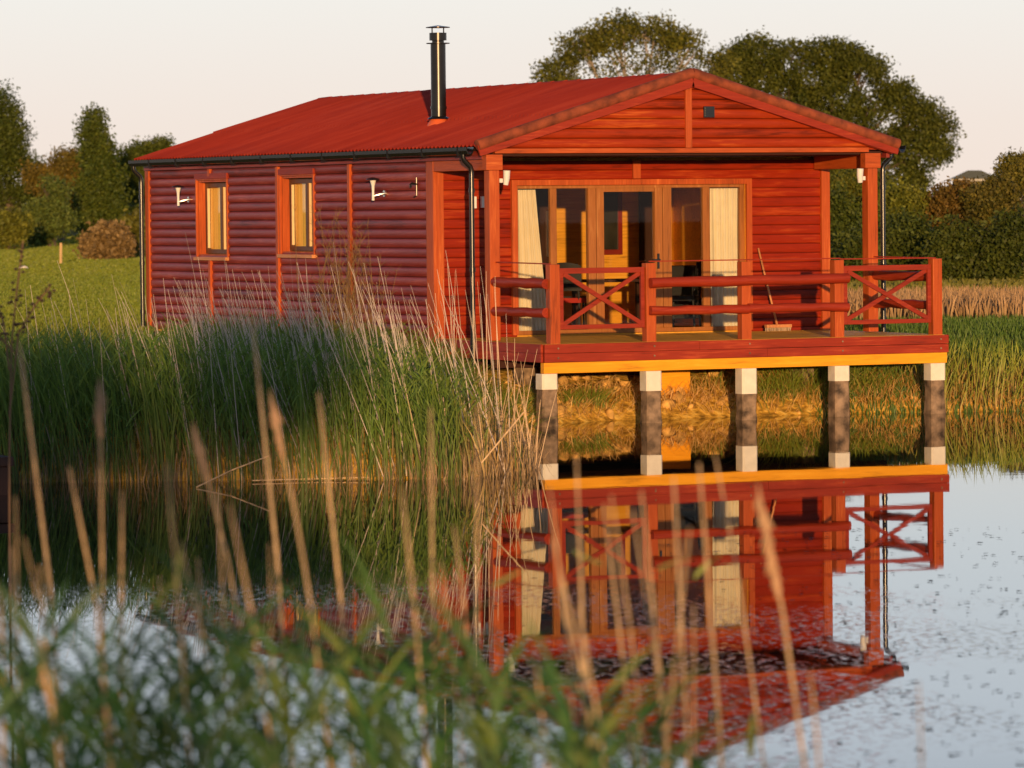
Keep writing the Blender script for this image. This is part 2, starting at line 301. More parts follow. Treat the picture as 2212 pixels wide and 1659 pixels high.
# ------------------------------------------------------------------ the lodge
FY, GYp, BY = 3.472, 1.737, 14.85        # front wall, gable plane, back wall
WX, WZ0, WZ1 = 6.36, 1.02, 3.62
EZ, SLP, RX = 3.80, .3014, 3.15
house = empty('timber_lodge', (3.15, 9, 1.0), 'red stained timber lodge with corrugated red roof beside the pond', 'lodge')
HC = .137
def logs(mb, axis, plane, out, rects, depth, z0ref=1.02, holes=None):
    """horizontal log cladding: axis 1 -> runs along Y on plane X; axis 0 -> runs along X on plane Y; out = outward sign"""
    prof = [(0, .0), (.06, .45), (.18, .8), (.35, .97), (.5, 1), (.65, .97), (.82, .8), (.94, .45), (1, 0)]
    for (a0, a1, za, zb) in rects:
        c = math.floor((za-z0ref)/HC)
        while z0ref+c*HC < zb-1e-6:
            zl = z0ref+c*HC; pts = []
            for t, dd in prof:
                z = zl+t*HC
                if za-1e-6 <= z <= zb+1e-6: pts.append((z, dd*depth))
            if pts and pts[0][0] > za+1e-6 and zl < za: pts.insert(0, (za, pts[0][1]))
            if pts and pts[-1][0] < zb-1e-6 and zl+HC > zb: pts.append((zb, pts[-1][1]))
            if len(pts) > 1:
                b0, b1 = (a0, a1) if not callable(a1) else (a0(zl+HC), a1(zl+HC))
                if b1-b0 > .03:
                    nseg = max(1, int((b1-b0)/.5)); n = len(pts); vs = []
                    for i in range(nseg+1):
                        a = b0+(b1-b0)*i/nseg; w = 1+.10*math.sin(a*2.1+c*2.7)+.05*math.sin(a*5.3+c)
                        for z, o_ in pts:
                            q = plane+out*o_*w; vs.append((q, a, z) if axis == 1 else (a, q, z))
                    fs = [(i*n+j, i*n+j+1, (i+1)*n+j+1, (i+1)*n+j) for i in range(nseg) for j in range(n-1)]
                    mb.add(vs, fs)
            c += 1
WINS = [(11.32, 12.60, 2.24, 3.44), (7.82, 9.10, 2.30, 3.47)]
side = MB()
cuts = sorted({FY, BY} | {w[0] for w in WINS} | {w[1] for w in WINS})
for a, b in zip(cuts[:-1], cuts[1:]):
    w = [q for q in WINS if abs(q[0]-a) < 1e-6]
    rc = [(a, b, WZ0, WZ1)] if not w else [(a, b, WZ0, w[0][2]), (a, b, w[0][3], WZ1)]
    logs(side, 1, 0, -1, rc, .028)
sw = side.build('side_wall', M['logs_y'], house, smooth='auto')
def flatwall(mb, axis, plane, rects, th):       # backing panel behind logs
    for (a0, a1, z0, z1) in rects:
        if axis == 1: mb.box(min(plane, plane+th), max(plane, plane+th), a0, a1, z0, z1)
        else: mb.box(a0, a1, min(plane, plane+th), max(plane, plane+th), z0, z1)
PX0, PX1, PZ0, PZ1 = 1.27, 5.0, 1.13, 3.27     # patio opening
fr = MB(); RF = [(.1, PX0, WZ0, WZ1), (PX1, WX-.1, WZ0, WZ1), (PX0, PX1, PZ1, WZ1)]
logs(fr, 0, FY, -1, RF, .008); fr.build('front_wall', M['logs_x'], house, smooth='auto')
ins = MB(); flatwall(ins, 0, FY+.004, [(.02, PX0, WZ0, WZ1), (PX1, WX-.02, WZ0, WZ1), (PX0, PX1, PZ1, WZ1)], .14)
rl = []
for a, b in zip(cuts[:-1], cuts[1:]):
    w = [q for q in WINS if abs(q[0]-a) < 1e-6]
    rl += [(max(a, FY+.15), b, WZ0, WZ1)] if not w else [(a, b, WZ0, w[0][2]), (a, b, w[0][3], WZ1)]
flatwall(ins, 1, .004, rl, .24)
ins.box(WX-.2, WX-.004, FY+.15, BY, WZ0, WZ1)
ins.box(.25, WX-.21, BY-.2, BY-.004, WZ0, WZ1)
ins.box(.25, WX-.21, 8.0, 8.12, 1.13, 3.6)
ins.build('inner_wall', M['pine_x'], house)
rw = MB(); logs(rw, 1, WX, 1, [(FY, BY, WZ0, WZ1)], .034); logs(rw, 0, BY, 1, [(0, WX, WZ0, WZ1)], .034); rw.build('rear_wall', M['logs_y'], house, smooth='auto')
MB().box(.02, WX-.02, FY+.02, BY-.02, .9, 1.125).build('floor', M['pine_y'], house)
MB().box(.0, WX, FY+.15, BY, WZ1+.002, WZ1+.05).build('ceiling', M['pine_y'], house)
# corner boards, battens, wall plates, skirt
cb = [(-.05, .012, FY-.045, FY+.20, WZ0-.02, WZ1), (.012, .115, FY-.05, FY-.004, WZ0-.02, WZ1), (WX-.10, WX+.04, FY-.05, FY-.004, WZ0-.02, WZ1), (-.052, -.004, BY-.12, BY+.04, WZ0-.04, WZ1)]
for c in cb: MB().box(*c, bev=.006).build('corner_board', M['trim_z'], house)
for y, z0, z1 in ((9.20, WZ0, WZ1), (6.42, WZ0, WZ1), (12.03, WZ0, WINS[0][2]-.05), (12.03, WINS[0][3]+.06, WZ1)):
    MB().box(-.062, -.01, y-.045, y+.045, z0, z1, bev=.005).build('batten', M['trim_z'], house)
MB().box(3.14, 3.26, FY-.05, FY-.012, PZ1+.09, WZ1, bev=.005).build('batten', M['trim_z'], house)
MB().box(-.075, -.02, GYp, BY+.02, WZ1+.002, EZ-.035, bev=.006).build('wall_plate', M['logs_y'], house)
MB().box(WX+.02, WX+.075, GYp, BY+.02, WZ1+.002, EZ-.035, bev=.006).build('wall_plate', M['logs_y'], house)
MB().box(-.055, -.01, FY+.2, BY+.03, .80, WZ0-.02, bev=.006).build('skirt_board', M['skirt'], house)
MB().box(-.03, .0+.9, FY-.052, FY-.01, .80, WZ0-.025, bev=.006).build('skirt_board', M['trim_x'], house)
# porch: ceiling, side beams, posts
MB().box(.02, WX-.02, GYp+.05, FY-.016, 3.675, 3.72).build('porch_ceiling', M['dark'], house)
for x0, x1 in ((-.045, .10), (6.13, 6.27)):
    MB().box(x0, x1, GYp+.02, FY-.055, 3.475, 3.672, bev=.008).build('porch_beam', M['trim_y'], house)
for x0, x1 in ((-.02, .135), (6.0, 6.16)):
    MB().box(x0, x1, GYp-.12, GYp+.05, 1.12, 3.472, bev=.01).build('porch_post', M['trim_z'], house)
    MB().box(x0-.045, x1+.05, GYp-.13, GYp+.018, 3.475, 3.69, bev=.01).build('post_cap', M['trim_x'], house)
# gable
def zrf(x): return EZ + SLP*((x+.19) if x < RX else (RX*2+.19-x))
gb = MB(); zb0 = 3.775
def gx0(z): return max(.03, (z-EZ)/SLP-.19+.05)
def gx1(z): return min(WX-.1, 2*RX-((z-EZ)/SLP-.19)-.05)
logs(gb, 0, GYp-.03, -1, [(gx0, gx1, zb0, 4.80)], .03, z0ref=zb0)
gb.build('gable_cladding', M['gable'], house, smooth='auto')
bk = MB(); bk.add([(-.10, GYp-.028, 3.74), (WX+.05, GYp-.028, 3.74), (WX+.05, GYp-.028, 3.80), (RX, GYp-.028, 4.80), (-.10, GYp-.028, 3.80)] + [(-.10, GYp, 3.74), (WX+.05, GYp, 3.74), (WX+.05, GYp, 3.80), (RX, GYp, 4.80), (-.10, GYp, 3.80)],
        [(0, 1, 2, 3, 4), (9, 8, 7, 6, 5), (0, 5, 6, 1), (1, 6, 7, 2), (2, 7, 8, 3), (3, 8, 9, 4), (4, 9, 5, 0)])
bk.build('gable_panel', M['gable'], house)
MB().box(.09, WX-.32, GYp-.085, GYp-.005, 3.705, 3.772, bev=.006).build('tie_beam', M['trim_x'], house)
MB().box(3.07, 3.17, GYp-.085, GYp-.035, 3.775, 4.69, bev=.006).build('batten', M['trim_z'], house)
vt = MB(); vt.box(3.36, 3.53, GYp-.085, GYp-.06, 4.20, 4.36, bev=.006)
for i in range(4): vt.box(3.38, 3.51, GYp-.10, GYp-.086, 4.222+i*.034, 4.237+i*.034)
vt.build('gable_vent', M['black'], house)
# roof: corrugated sheets, both slopes
YR0, YR1 = GYp-.14, BY+.12
lam = .13; nyr = int((YR1-YR0)/lam*8); yy = np.linspace(YR0, YR1, nyr)
def slope(sign, xa, xb, lap):
    rows = [(xa, 0.0), (xa+(xb-xa)*lap, 0.0), (xa+(xb-xa)*lap, .018), (xb, .0)]
    V, Fq = [], []
    for (x, dz) in rows:
        X = np.full(nyr, RX+sign*(RX-x)); Z = EZ+SLP*(x+.19)+dz+.02+.018*np.cos((yy-YR0)/lam*2*math.pi)
        V.append(np.stack([X, yy, Z], -1))
    V = np.concatenate(V); n = nyr
    for r in range(3):
        a = np.arange(n-1)+r*n; Fq.append(np.stack([a, a+1, a+n+1, a+n], -1))
    return V, np.concatenate(Fq)
V1, F1 = slope(-1, -.21, RX, .42); V2, F2 = slope(1, -.21, RX, .42)
rf = npmesh('roof', np.concatenate([V1, V2]), np.concatenate([F1, F2+len(V1)]), M['roof'], parent=house, smooth=True)
un = MB()      # roof deck beneath the sheets
for s in (-1, 1):
    P = [(RX+s*(RX+.10), EZ+.0), (RX, EZ+SLP*(RX+.10))]
    (xa, za), (xb, zb) = P
    un.add([(xa, YR0+.02, za-.02), (xb, YR0+.02, zb-.02), (xb, YR1-.02, zb-.02), (xa, YR1-.02, za-.02), (xa, YR0+.02, za-.055), (xb, YR0+.02, zb-.055), (xb, YR1-.02, zb-.055), (xa, YR1-.02, za-.055)],
           [(0, 1, 2, 3), (7, 6, 5, 4), (0, 4, 5, 1), (3, 2, 6, 7), (0, 3, 7, 4), (1, 5, 6, 2)])
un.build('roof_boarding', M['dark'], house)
ridge = MB(); npnt = 30
for i in range(npnt):                           # overlapping half-round ridge tiles
    y0 = YR0+(YR1-YR0)*i/npnt; y1 = YR0+(YR1-YR0)*(i+1)/npnt+.03
    ridge.tube([(RX, y0, EZ+SLP*(RX+.19)-.03), (RX, y1, EZ+SLP*(RX+.19)-.04)], [.075, .075], 10)
ridge.build('ridge_cap', M['roof'], house, smooth='auto')
for s in (-1, 1):                               # weathered verge cap and barge board on each rake
    vc = MB(); n = 9
    for i in range(n):
        t0, t1 = i/n, (i+1)/n+.015
        xa = RX+s*(RX+.20)*(1-t0); xb = RX+s*(RX+.20)*(1-min(t1, 1)); za = EZ+SLP*(RX+.2)*t0+.015; zb = EZ+SLP*(RX+.2)*min(t1, 1)+.015
        vc.tube([(xa, YR0+.01, za), (xb, YR0+.01, zb)], [.080, .078], 12)
    vc.build('verge_cap', M['verge'], house, smooth='auto')
    a = Vector((RX+s*(RX+.19), YR0-.01, EZ-.06)); b = Vector((RX+s*.0, YR0-.01, EZ+SLP*(RX+.19)-.10))
    MB().bar(a, b, .035, .15).build('barge_board', M['rail_x'], house)
    a = Vector((RX+s*(RX+.13), GYp-.09, EZ-.075)); b = Vector((RX, GYp-.09, EZ+SLP*(RX+.13)-.10))
    MB().bar(a, b, .05, .10).build('gable_rake_trim', M['rail_x'], house)
# gutters and downpipes
def gutter(x, s, y0, y1):
    mb = MB(); pr = [(-.06, .05), (-.058, 0), (-.035, -.045), (0, -.055), (.035, -.045), (.058, 0), (.06, .05), (.05, .05), (.045, 0), (0, -.042), (-.045, 0), (-.05, .05)]
    n = len(pr); vs = [(x+p, y, EZ-.055+q) for y in (y0, y1) for p, q in pr]
    mb.add(vs, [(i, (i+1) % n, n+(i+1) % n, n+i) for i in range(n)]+[tuple(range(n-1, -1, -1)), tuple(range(n, 2*n))])
    o = mb.build('gutter', M['black'], house)
    y = y0+.3
    while y < y1: MB().box(x-.064, x+.066, y-.015, y+.015, EZ-.118, EZ-.004).build('gutter_bracket', M['blackmatte'], o); y += 1.2
gutter(-.235, -1, GYp+.03, BY+.16); gutter(WX+.18, 1, GYp-.18, BY+.16)
def downpipe(x, y, zt, zb, gx, clips=(3.2, 2.1, 1.3)):
    mb = MB(); mb.tube([(gx, y, zt), (gx, y, zt-.07), (gx+(x-gx)*.15, y, zt-.11), (gx+(x-gx)*.85, y, zt-.19), (x, y, zt-.24), (x, y, zt-.3), (x, y, zb)], .036, 14)
    o = mb.build('downpipe', M['black'], house, smooth='auto')
    for z in clips: MB().tube([(x, y, z-.03), (x, y, z+.03)], .045, 14).build('pipe_clip', M['black'], o, smooth='auto')
downpipe(-.11, 2.0, 3.72, .74, -.235); downpipe(-.105, BY+.07, 3.72, .95, -.235); downpipe(WX-.03+.07, 1.88, 3.72, .95, WX+.18)
# side windows
for (y0, y1, z0, z1) in WINS:
    w = MB()
    w.box(-.05, .002, y1-.002, y1+.03, z0-.02, z1+.02, bev=.006); w.box(-.045, -.002, y0-.04, y0+.002, z0-.02, z1+.02, bev=.006)
    w.box(-.045, -.004, y0+.003, y1-.003, z1+.002, z1+.02)
    wo = w.build('window', M['trim_z'], house)
    MB().box(-.06, -.012, y0-.06, y1+.04, z1+.022, z1+.11, bev=.006).build('lintel', M['rail_y'], wo)
    MB().box(-.09, .15, y0-.06, y1+.04, z0-.075, z0-.022, bev=.006).build('sill', M['skirt'], wo)
    rv = MB(); rv.box(-.012, .16, y1-.03, y1-.001, z0, z1); rv.box(-.012, .16, y0+.001, y0+.03, z0, z1); rv.box(-.012, .16, y0+.03, y1-.03, z1-.03, z1-.001); rv.box(-.012, .16, y0+.03, y1-.03, z0+.001, z0+.02)
    rv.build('reveal', M['trim_z'], wo)
    f = MB(); ym = y0+(y1-y0)*.40
    f.box(.10, .16, y1-.11, y1-.031, z0+.03, z1-.04, bev=.004); f.box(.10, .16, y0+.031, y0+.11, z0+.03, z1-.04, bev=.004)
    f.box(.10, .16, y0+.11, y1-.11, z1-.11, z1-.04, bev=.004); f.box(.10, .16, y0+.11, y1-.11, z0+.03, z0+.10, bev=.004)
    f.box(.08, .155, ym-.035, ym+.045, z0+.10, z1-.11, bev=.004)
    f.build('frame', M['dbrown'], wo)
    MB().box(.10, .138, ym-.05, ym-.037, z0+.10, z1-.11).build('glazing_bead', M['creamp'], wo); MB().box(.10, .138, y1-.135, y1-.112, z0+.12, z1-.13).build('glazing_bead', M['creamp'], wo)
    gl = MB(); gl.box(.14, .144, y0+.10, ym-.052, z0+.09, z1-.10); gl.box(.14, .144, ym+.047, y1-.137, z0+.09, z1-.10); gl.build('pane', M['glass'], wo)
    ir = MB(); ir.box(.162, .42, y1-.075, y1-.03, z0+.02, z1-.03); ir.box(.162, .42, y0+.03, y0+.07, z0+.02, z1-.03); ir.box(.162, .42, y0+.07, y1-.08, z0+.02, z0+.06)
    ir.build('inner_reveal', M['pine_z'], wo)
# patio glazing
pt = MB(); pt.box(PX0-.085, PX0, FY-.06, FY-.0, PZ0, PZ1+.08, bev=.006); pt.box(PX1, PX1+.085, FY-.06, FY, PZ0, PZ1+.08, bev=.006); pt.box(PX0, PX1, FY-.06, FY, PZ1, PZ1+.08, bev=.006)
pd = pt.build('patio_door', M['trim_z'], house)
def fb(mb, x0, x1, z0, z1, y0=.02, y1=.09): mb.box(x0, x1, FY+y0, FY+y1, z0, z1, bev=.004)
sf = MB(); fb(sf, PX0, PX0+.045, PZ0, PZ1); fb(sf, PX1-.075, PX1, PZ0, PZ1); fb(sf, PX0+.045, PX1-.075, PZ1-.045, PZ1); fb(sf, PX0+.045, PX1-.075, PZ0, PZ0+.06)
fb(sf, 1.83, 1.93, PZ0+.06, PZ1-.045); fb(sf, 2.43, 2.55, PZ0+.06, PZ1-.045, .0, .09); fb(sf, 2.56, 2.68, PZ0+.06, PZ1-.045, .0, .09)
fb(sf, 3.51, 3.63, PZ0+.06, PZ1-.045, .0, .09); fb(sf, 3.64, 3.78, PZ0+.06, PZ1-.045, 0, .09); fb(sf, 4.31, 4.42, PZ0+.06, PZ1-.045)
fb(sf, 2.68, 3.51, PZ1-.10, PZ1-.045); fb(sf, 2.68, 3.51, PZ0+.06, PZ0+.14)
sf.build('frame', M['brown_z'], pd)
for x0, x1 in ((PX0+.045, 1.83), (1.93, 2.43), (2.68, 3.51), (3.78, 4.31), (4.42, PX1-.075)):
    MB().box(x0, x1, FY+.05, FY+.054, PZ0+.06, PZ1-.045).build('pane', M['glass'], pd)
hd = MB(); hd.box(3.535, 3.565, FY-.03, FY-.002, 2.05, 2.27, bev=.004); hd.tube([(3.55, FY-.03, 2.18), (3.55, FY-.075, 2.18), (3.43, FY-.075, 2.18)], .012, 8)
hd.build('door_handle', M['black'], pd)
# flue
fl = MB(); FX, FYf = 1.125, 5.77
fl.tube([(FX, FYf, 4.22), (FX, FYf, 5.38)], .112, 24)
flo = fl.build('flue', M['blackmetal'], house, smooth='auto')
c = MB(); c.tube([(FX, FYf, 4.42), (FX, FYf, 4.46)], .122, 24); c.tube([(FX, FYf, 4.27), (FX, FYf, 4.29), (FX, FYf, 4.31)], [.17, .155, .115], 24); c.build('collar', M['blackmetal'], flo, smooth='auto')
c = MB(); c.tube([(FX, FYf, 5.38), (FX, FYf, 5.392)], .175, 24); c.tube([(FX, FYf, 5.43), (FX, FYf, 5.54)], .128, 24); c.tube([(FX, FYf, 5.39), (FX, FYf, 5.43)], .09, 16)
for k in range(4):
    a = k*math.pi/2+.4; c.tube([(FX+.12*math.cos(a), FYf+.12*math.sin(a), 5.53), (FX+.12*math.cos(a), FYf+.12*math.sin(a), 5.62)], .006, 6)
c.tube([(FX, FYf, 5.615), (FX, FYf, 5.625), (FX, FYf, 5.65)], [.18, .18, .02], 24)
c.build('cowl', M['blackmetal'], flo, smooth='auto')
c = MB(); c.tube([(FX-.02, FYf-.03, 4.10), (FX-.01, FYf-.02, 4.18), (FX, FYf, 4.26)], [.20, .17, .125], 20); c.build('flashing', M['orange_flash'], flo, smooth='auto')
# wall lamps on the side, spot lamps on the posts, boxes
def walllamp(y, z):
    o = MB().tube([(-.03, y, z-.08), (-.055, y, z-.08)], .05, 16).build('wall_lamp', M['steel'], house, smooth='auto')
    MB().tube([(-.05, y, z-.08), (-.14, y+.02, z-.10), (-.20, y+.06, z-.12)], .02, 10).build('lamp_arm', M['steel'], o, smooth='auto')
    MB().tube([(-.20, y+.06, z-.18), (-.20, y+.06, z-.05), (-.20, y+.06, z+.03), (-.20, y+.06, z+.11)], [.022, .019, .024, .046], 16).build('lamp_tube', M['white'], o, smooth='auto')
    MB().tube([(-.20, y+.06, z+.12), (-.20, y+.06, z+.135), (-.20, y+.06, z+.155)], [.10, .095, .02], 20).build('lamp_cap', M['black'], o, smooth='auto')
walllamp(12.93, 3.22); walllamp(5.13, 3.26)
hk = MB(); hk.tube([(-.03, 4.0, 3.30), (-.12, 4.0, 3.32), (-.14, 4.0, 3.30), (-.13, 4.0, 3.26)], .016, 8); hk.tube([(-.045, 4.0, 3.40), (-.045, 4.0, 3.14), (-.09, 4.0, 3.12)], .012, 8)
hk.build('hanging_bracket', M['blackmetal'], house)
for x, sg in ((.155, 1), (5.98, -1)):
    o = MB().box(min(x, x+sg*.05), max(x, x+sg*.05), GYp-.09, GYp-.03, 3.30, 3.36, bev=.01).build('spot_lamp', M['white'], house)
    MB().tube([(x+sg*.09, GYp-.09, 3.27), (x+sg*.10, GYp-.10, 3.36), (x+sg*.10, GYp-.11, 3.47)], [.035, .045, .05], 14).build('lamp_head', M['white'], o, smooth='auto')
MB().box(.55, .62, FY-.075, FY-.018, 2.95, 3.12, bev=.008).build('meter_box', M['white'], house)
MB().box(.70, .76, FY-.07, FY-.018, 2.96, 3.12, bev=.008).build('meter_box', M['white'], house)
# foundation piers
for x, y in ((.4, 4), (.4, 9), (3.1, 4.2), (5.9, 4), (.4, 14), (5.9, 14)): MB().box(x-.2, x+.2, y-.2, y+.2, .2, .898).build('pier', M['pile'], house)
# ------------------------------------------------------------------ deck
deck = empty('timber_deck', (3.15, 1.6, 0), 'raised timber deck on white banded piles standing over the water', 'deck')
db = MB(); x = .0; 
y = .02
while y < FY-.07:
    db.box(.02, 6.30, y, min(y+.137, FY-.06), 1.085, 1.11+random.uniform(-.001, .001)); y += .142
db.build('decking', M['deckb'], deck)
for z0, z1, o_ in ((.985, 1.108, 0), (.862, .981, .003)):
    xj = 3.42 if o_ else 2.36
    MB().box(-.0, xj-.002, -.045+o_, -.0, z0, z1, bev=.004).build('fascia', M['rail_x'], deck); MB().box(xj+.002, 6.33, -.045+o_, -.0, z0, z1-.002, bev=.004).build('fascia', M['rail_x'], deck)
    MB().box(-.04+o_, -.002, .002, FY-.06, z0, z1, bev=.004).build('fascia', M['rail_y'], deck)
    MB().box(6.302, 6.34-o_, .002, FY-.06, z0, z1, bev=.004).build('fascia', M['rail_y'], deck)
MB().box(-.01, 6.31, -.03, .07, .713, .858, bev=.006).build('front_beam', M['yellow'], deck)
for xb_ in (.2, 1.66, 3.14, 4.61, 6.2):         # coach bolts through the fascia into each post
    for zb_ in (.92, 1.05): MB().tube([(xb_, -.044, zb_), (xb_, -.056, zb_)], .013, 8).build('bolt', M['pile'], deck)
for yb in (1.6, 3.1): MB().box(.02, 6.28, yb, yb+.1, .74, .858).build('rear_beam', M['dark'], deck)
js = MB()
for i in range(14): js.box(.05+i*.47, .10+i*.47, .08, FY-.07, .862, 1.08)
js.build('joist', M['dark'], deck)
bands = (.50, .44, .36, .50, .47)
for i, xc in enumerate((.06, 1.64, 3.12, 4.59, 6.14)):
    def prof(z, w): return [(xc+sx*w, .03+sy*w, z) for sx, sy in ((-1, -.8), (-.8, -1), (.8, -1), (1, -.8), (1, .8), (.8, 1), (-.8, 1), (-1, .8))]
    zs = np.linspace(-1.2, bands[i], 14); vs = []; 
    for z in zs:
        w = .112+.006*math.sin(z*9+i*2)+(.012 if -.1 < z < .06 else 0); vs += prof(z, w)
    fs = [(r*8+k_, r*8+(k_+1) % 8, (r+1)*8+(k_+1) % 8, (r+1)*8+k_) for r in range(13) for k_ in range(8)]+[tuple(range(7, -1, -1)), tuple(range(13*8, 14*8))]
    po = MB().add(vs, fs).build('pile', M['pile'], deck, smooth='auto')
    w = .118; vs = prof(bands[i], w)+prof(.711, w*.99)
    MB().add(vs, [(k_, (k_+1) % 8, 8+(k_+1) % 8, 8+k_) for k_ in range(8)]+[tuple(range(7, -1, -1)), tuple(range(8, 16))]).build('white_band', M['whitepaint'], po)
for xc in (.5, 2.73, 4.9): MB().box(xc-.26 if xc == 2.73 else xc-.1, xc+.27 if xc == 2.73 else xc+.1, 1.45, 1.75, -.2, .738, bev=.01).build('pier', M['yellow'] if xc == 2.73 else M['pile'], deck)
posts = (.20, 1.66, 3.14, 4.61, 6.20)
for xc in posts:
    MB().box(xc-.075, xc+.075, .03, .17, 1.10, 2.182, bev=.012).build('rail_post', M['trim_z'], deck)
# log rails between posts 2-4, x-braced panels at either end
def lograil(a, b, r, ax):
    n = 8; a = Vector(a); b = Vector(b)
    return MB().tube([a.lerp(b, i/n)+Vector((0, 0, .006*math.sin(i*2.1+a.z*9))) for i in range(n+1)], [r*(1+.05*math.sin(i*1.7+a.z*5)) for i in range(n+1)], 14).build('log_rail', M['rail_'+ax], deck, smooth='auto')
lograil((1.62, -.02, 1.915), (4.72, -.02, 1.925), .072, 'x'); lograil((1.62, -.01, 1.53), (3.14, -.01, 1.53), .062, 'x'); lograil((3.14, -.01, 1.535), (4.72, -.01, 1.53), .062, 'x')
lograil((.10, .10, 1.925), (.05, 1.62, 1.93), .07, 'y'); lograil((.10, .10, 1.525), (.05, 1.62, 1.53), .065, 'y')
lograil((6.22, .10, 1.925), (6.12, 1.62, 1.93), .07, 'y'); lograil((6.22, .10, 1.525), (6.12, 1.62, 1.53), .065, 'y')
for a, b in (((1.66, .1, 2.205), (4.66, .1, 2.205)), ((.16, .1, 2.19), (.08, 1.62, 2.205)), ((6.20, .1, 2.19), (6.10, 1.62, 2.20)), ((4.66, .1, 2.195), (6.2, .1, 2.19))):
    MB().bar(a, b, .03, .016).build('top_wire', M['rail_x'], deck)
def xpanel(x0, x1, z0, z1):
    o = MB().box(x0, x0+.055, .06, .11, z0, z1, bev=.005).box(x1-.055, x1, .06, .11, z0, z1, bev=.005).box(x0+.056, x1-.056, .06, .11, z1-.075, z1, bev=.005).box(x0+.056, x1-.056, .06, .11, z0, z0+.06, bev=.005).build('braced_panel', M['rail_x'], deck)
    MB().bar((x0+.06, .066, z1-.08), (x1-.06, .066, z0+.065), .03, .06).build('brace', M['rail_x'], o)
    MB().bar((x0+.06, .099, z0+.065), (x1-.06, .099, z1-.08), .03, .06).build('brace', M['rail_x'], o)
xpanel(.285, 1.575, 1.30, 2.13); xpanel(4.70, 6.11, 1.28, 2.10)
# little step at the left end of the deck
st = empty('timber_step', (-.35, 3.0, .7), 'low timber step box at the wall corner beside the deck', 'step')
MB().box(-.75, -.06, 2.72, 3.38, .93, .97, bev=.005).build('tread', M['rail_x'], st)
MB().box(-.73, -.07, 2.74, 3.36, .55, .928).build('riser_box', M['trim_x'], st)
# ------------------------------------------------------------------ things on the deck and inside
br = empty('broom', (5.45, 3.2, 1.11), 'broom with pale wooden handle leaning on the front wall', 'broom')
hpt = on(1638, 536, 1, FY-.06); hb = on(1679, 703, 1, 3.15)
MB().tube([hb, hpt], [.016, .014], 10).build('handle', M['skirt'], br, smooth=True)
MB().box(hb[0]-.20, hb[0]+.22, 3.10, 3.18, 1.165, 1.21, bev=.008).build('head', M['skirt'], br)
bs = MB()
for i in range(60):
    x = hb[0]-.19+.40*(i % 30)/29; yb = 3.115+.045*(i//30); bs.tube([(x, yb, 1.17), (x+random.uniform(-.01, .01), yb+random.uniform(-.02, .02), 1.112)], .006, 4)
bs.build('bristles', plain('bristle', (.45, .32, .2), .8), br)
def curtain(name, x0, x1, xb0, xb1, label):
    n = 60; V = []; nz = 10
    for j in range(nz+1):
        t = j/nz; z = 3.21-(3.21-1.17)*t; a0 = x0+(xb0-x0)*t; a1 = x1+(xb1-x1)*t
        for i in range(n+1): V.append((a0+(a1-a0)*i/n, FY+.16+.034*math.sin(i*.85+.4*math.sin(t*3))+.012*math.sin(i*2.1+t*2), z))
    F = [(j*(n+1)+i, j*(n+1)+i+1, (j+1)*(n+1)+i+1, (j+1)*(n+1)+i) for j in range(nz) for i in range(n)]
    o = npmesh(name, V, F, M['cream'], smooth=True); return tag(o, label, 'curtain', 'curtains at the patio doors')
curtain('curtain', 1.36, 1.66, 1.36, 1.86, 'cream curtain flaring outwards at the left end of the patio doors')
curtain('curtain', 4.50, 5.02, 4.52, 5.00, 'straight cream curtain at the right end of the patio doors beside the broom')
for (y0, y1, z0, z1), wh in zip(WINS, ('farther left', 'nearer right')):
    n = 40; V = [(.205+.012*math.sin(i*1.1), (y1-.10)-(y1-y0)*.50*i/n, z) for z in (z0+.06, (z0+z1)/2, z1-.07) for i in range(n+1)]
    F = [(j*(n+1)+i, j*(n+1)+i+1, (j+1)*(n+1)+i+1, (j+1)*(n+1)+i) for j in range(2) for i in range(n)]
    tag(npmesh('curtain', V, F, M['gold'], smooth=True), 'half drawn amber curtain in the %s side window' % wh, 'curtain', 'amber curtains in the side windows')
def chair(name, x, y, rot, fab, label):
    e = empty(name, (x, y, 1.127), label, 'chair', 'dining chairs inside the lodge')
    def T(p): c_, s_ = math.cos(rot), math.sin(rot); return (x+p[0]*c_-p[1]*s_, y+p[0]*s_+p[1]*c_, 1.127+p[2])
    for sx in (-.2, .2):
        MB().tube([T((sx, -.2, 0)), T((sx, -.19, .44))], .018, 8).build('leg', M['charcoal'], e)
        MB().tube([T((sx, .22, 0)), T((sx, .2, .44)), T((sx*.95, .27, 1.0))], .018, 8).build('leg', M['charcoal'], e)
    s = MB(); s.bar(T((0, -.22, .46)), T((0, .22, .46)), .46, .07); s.build('seat', fab, e)
    b = MB(); n = 8
    vs = []; 
    for j in range(5):
        for i in range(n+1):
            u = -1+2*i/n; vs.append(T((.22*u, .225+.05*(1-u*u)+.03*j/4+.015*j/4, .60+.42*j/4-(.05*u*u if j == 4 else 0))))
    vs2 = [(p[0]+.03*math.sin(-rot)*-1, p[1]+.03*math.cos(rot), p[2]) for p in vs]; m_ = len(vs)
    fs = [(j*(n+1)+i, j*(n+1)+i+1, (j+1)*(n+1)+i+1, (j+1)*(n+1)+i) for j in range(4) for i in range(n)]; fs2 = [tuple(q+m_ for q in reversed(f)) for f in fs]
    rim = [k_ for k_ in range(n+1)]+[j*(n+1)+n for j in range(1, 5)]+[4*(n+1)+i for i in range(n-1, -1, -1)]+[j*(n+1) for j in range(3, 0, -1)]
    fs3 = [(rim[a], rim[(a+1) % len(rim)], rim[(a+1) % len(rim)]+m_, rim[a]+m_) for a in range(len(rim))]
    b.add(vs+vs2, fs+fs2+fs3); b.build('backrest', M['charcoal'], e, smooth='auto')
chair('dining_chair', 2.75, 4.75, 2.4, M['redfab'], 'dark dining chair with red seat just inside the left patio pane')
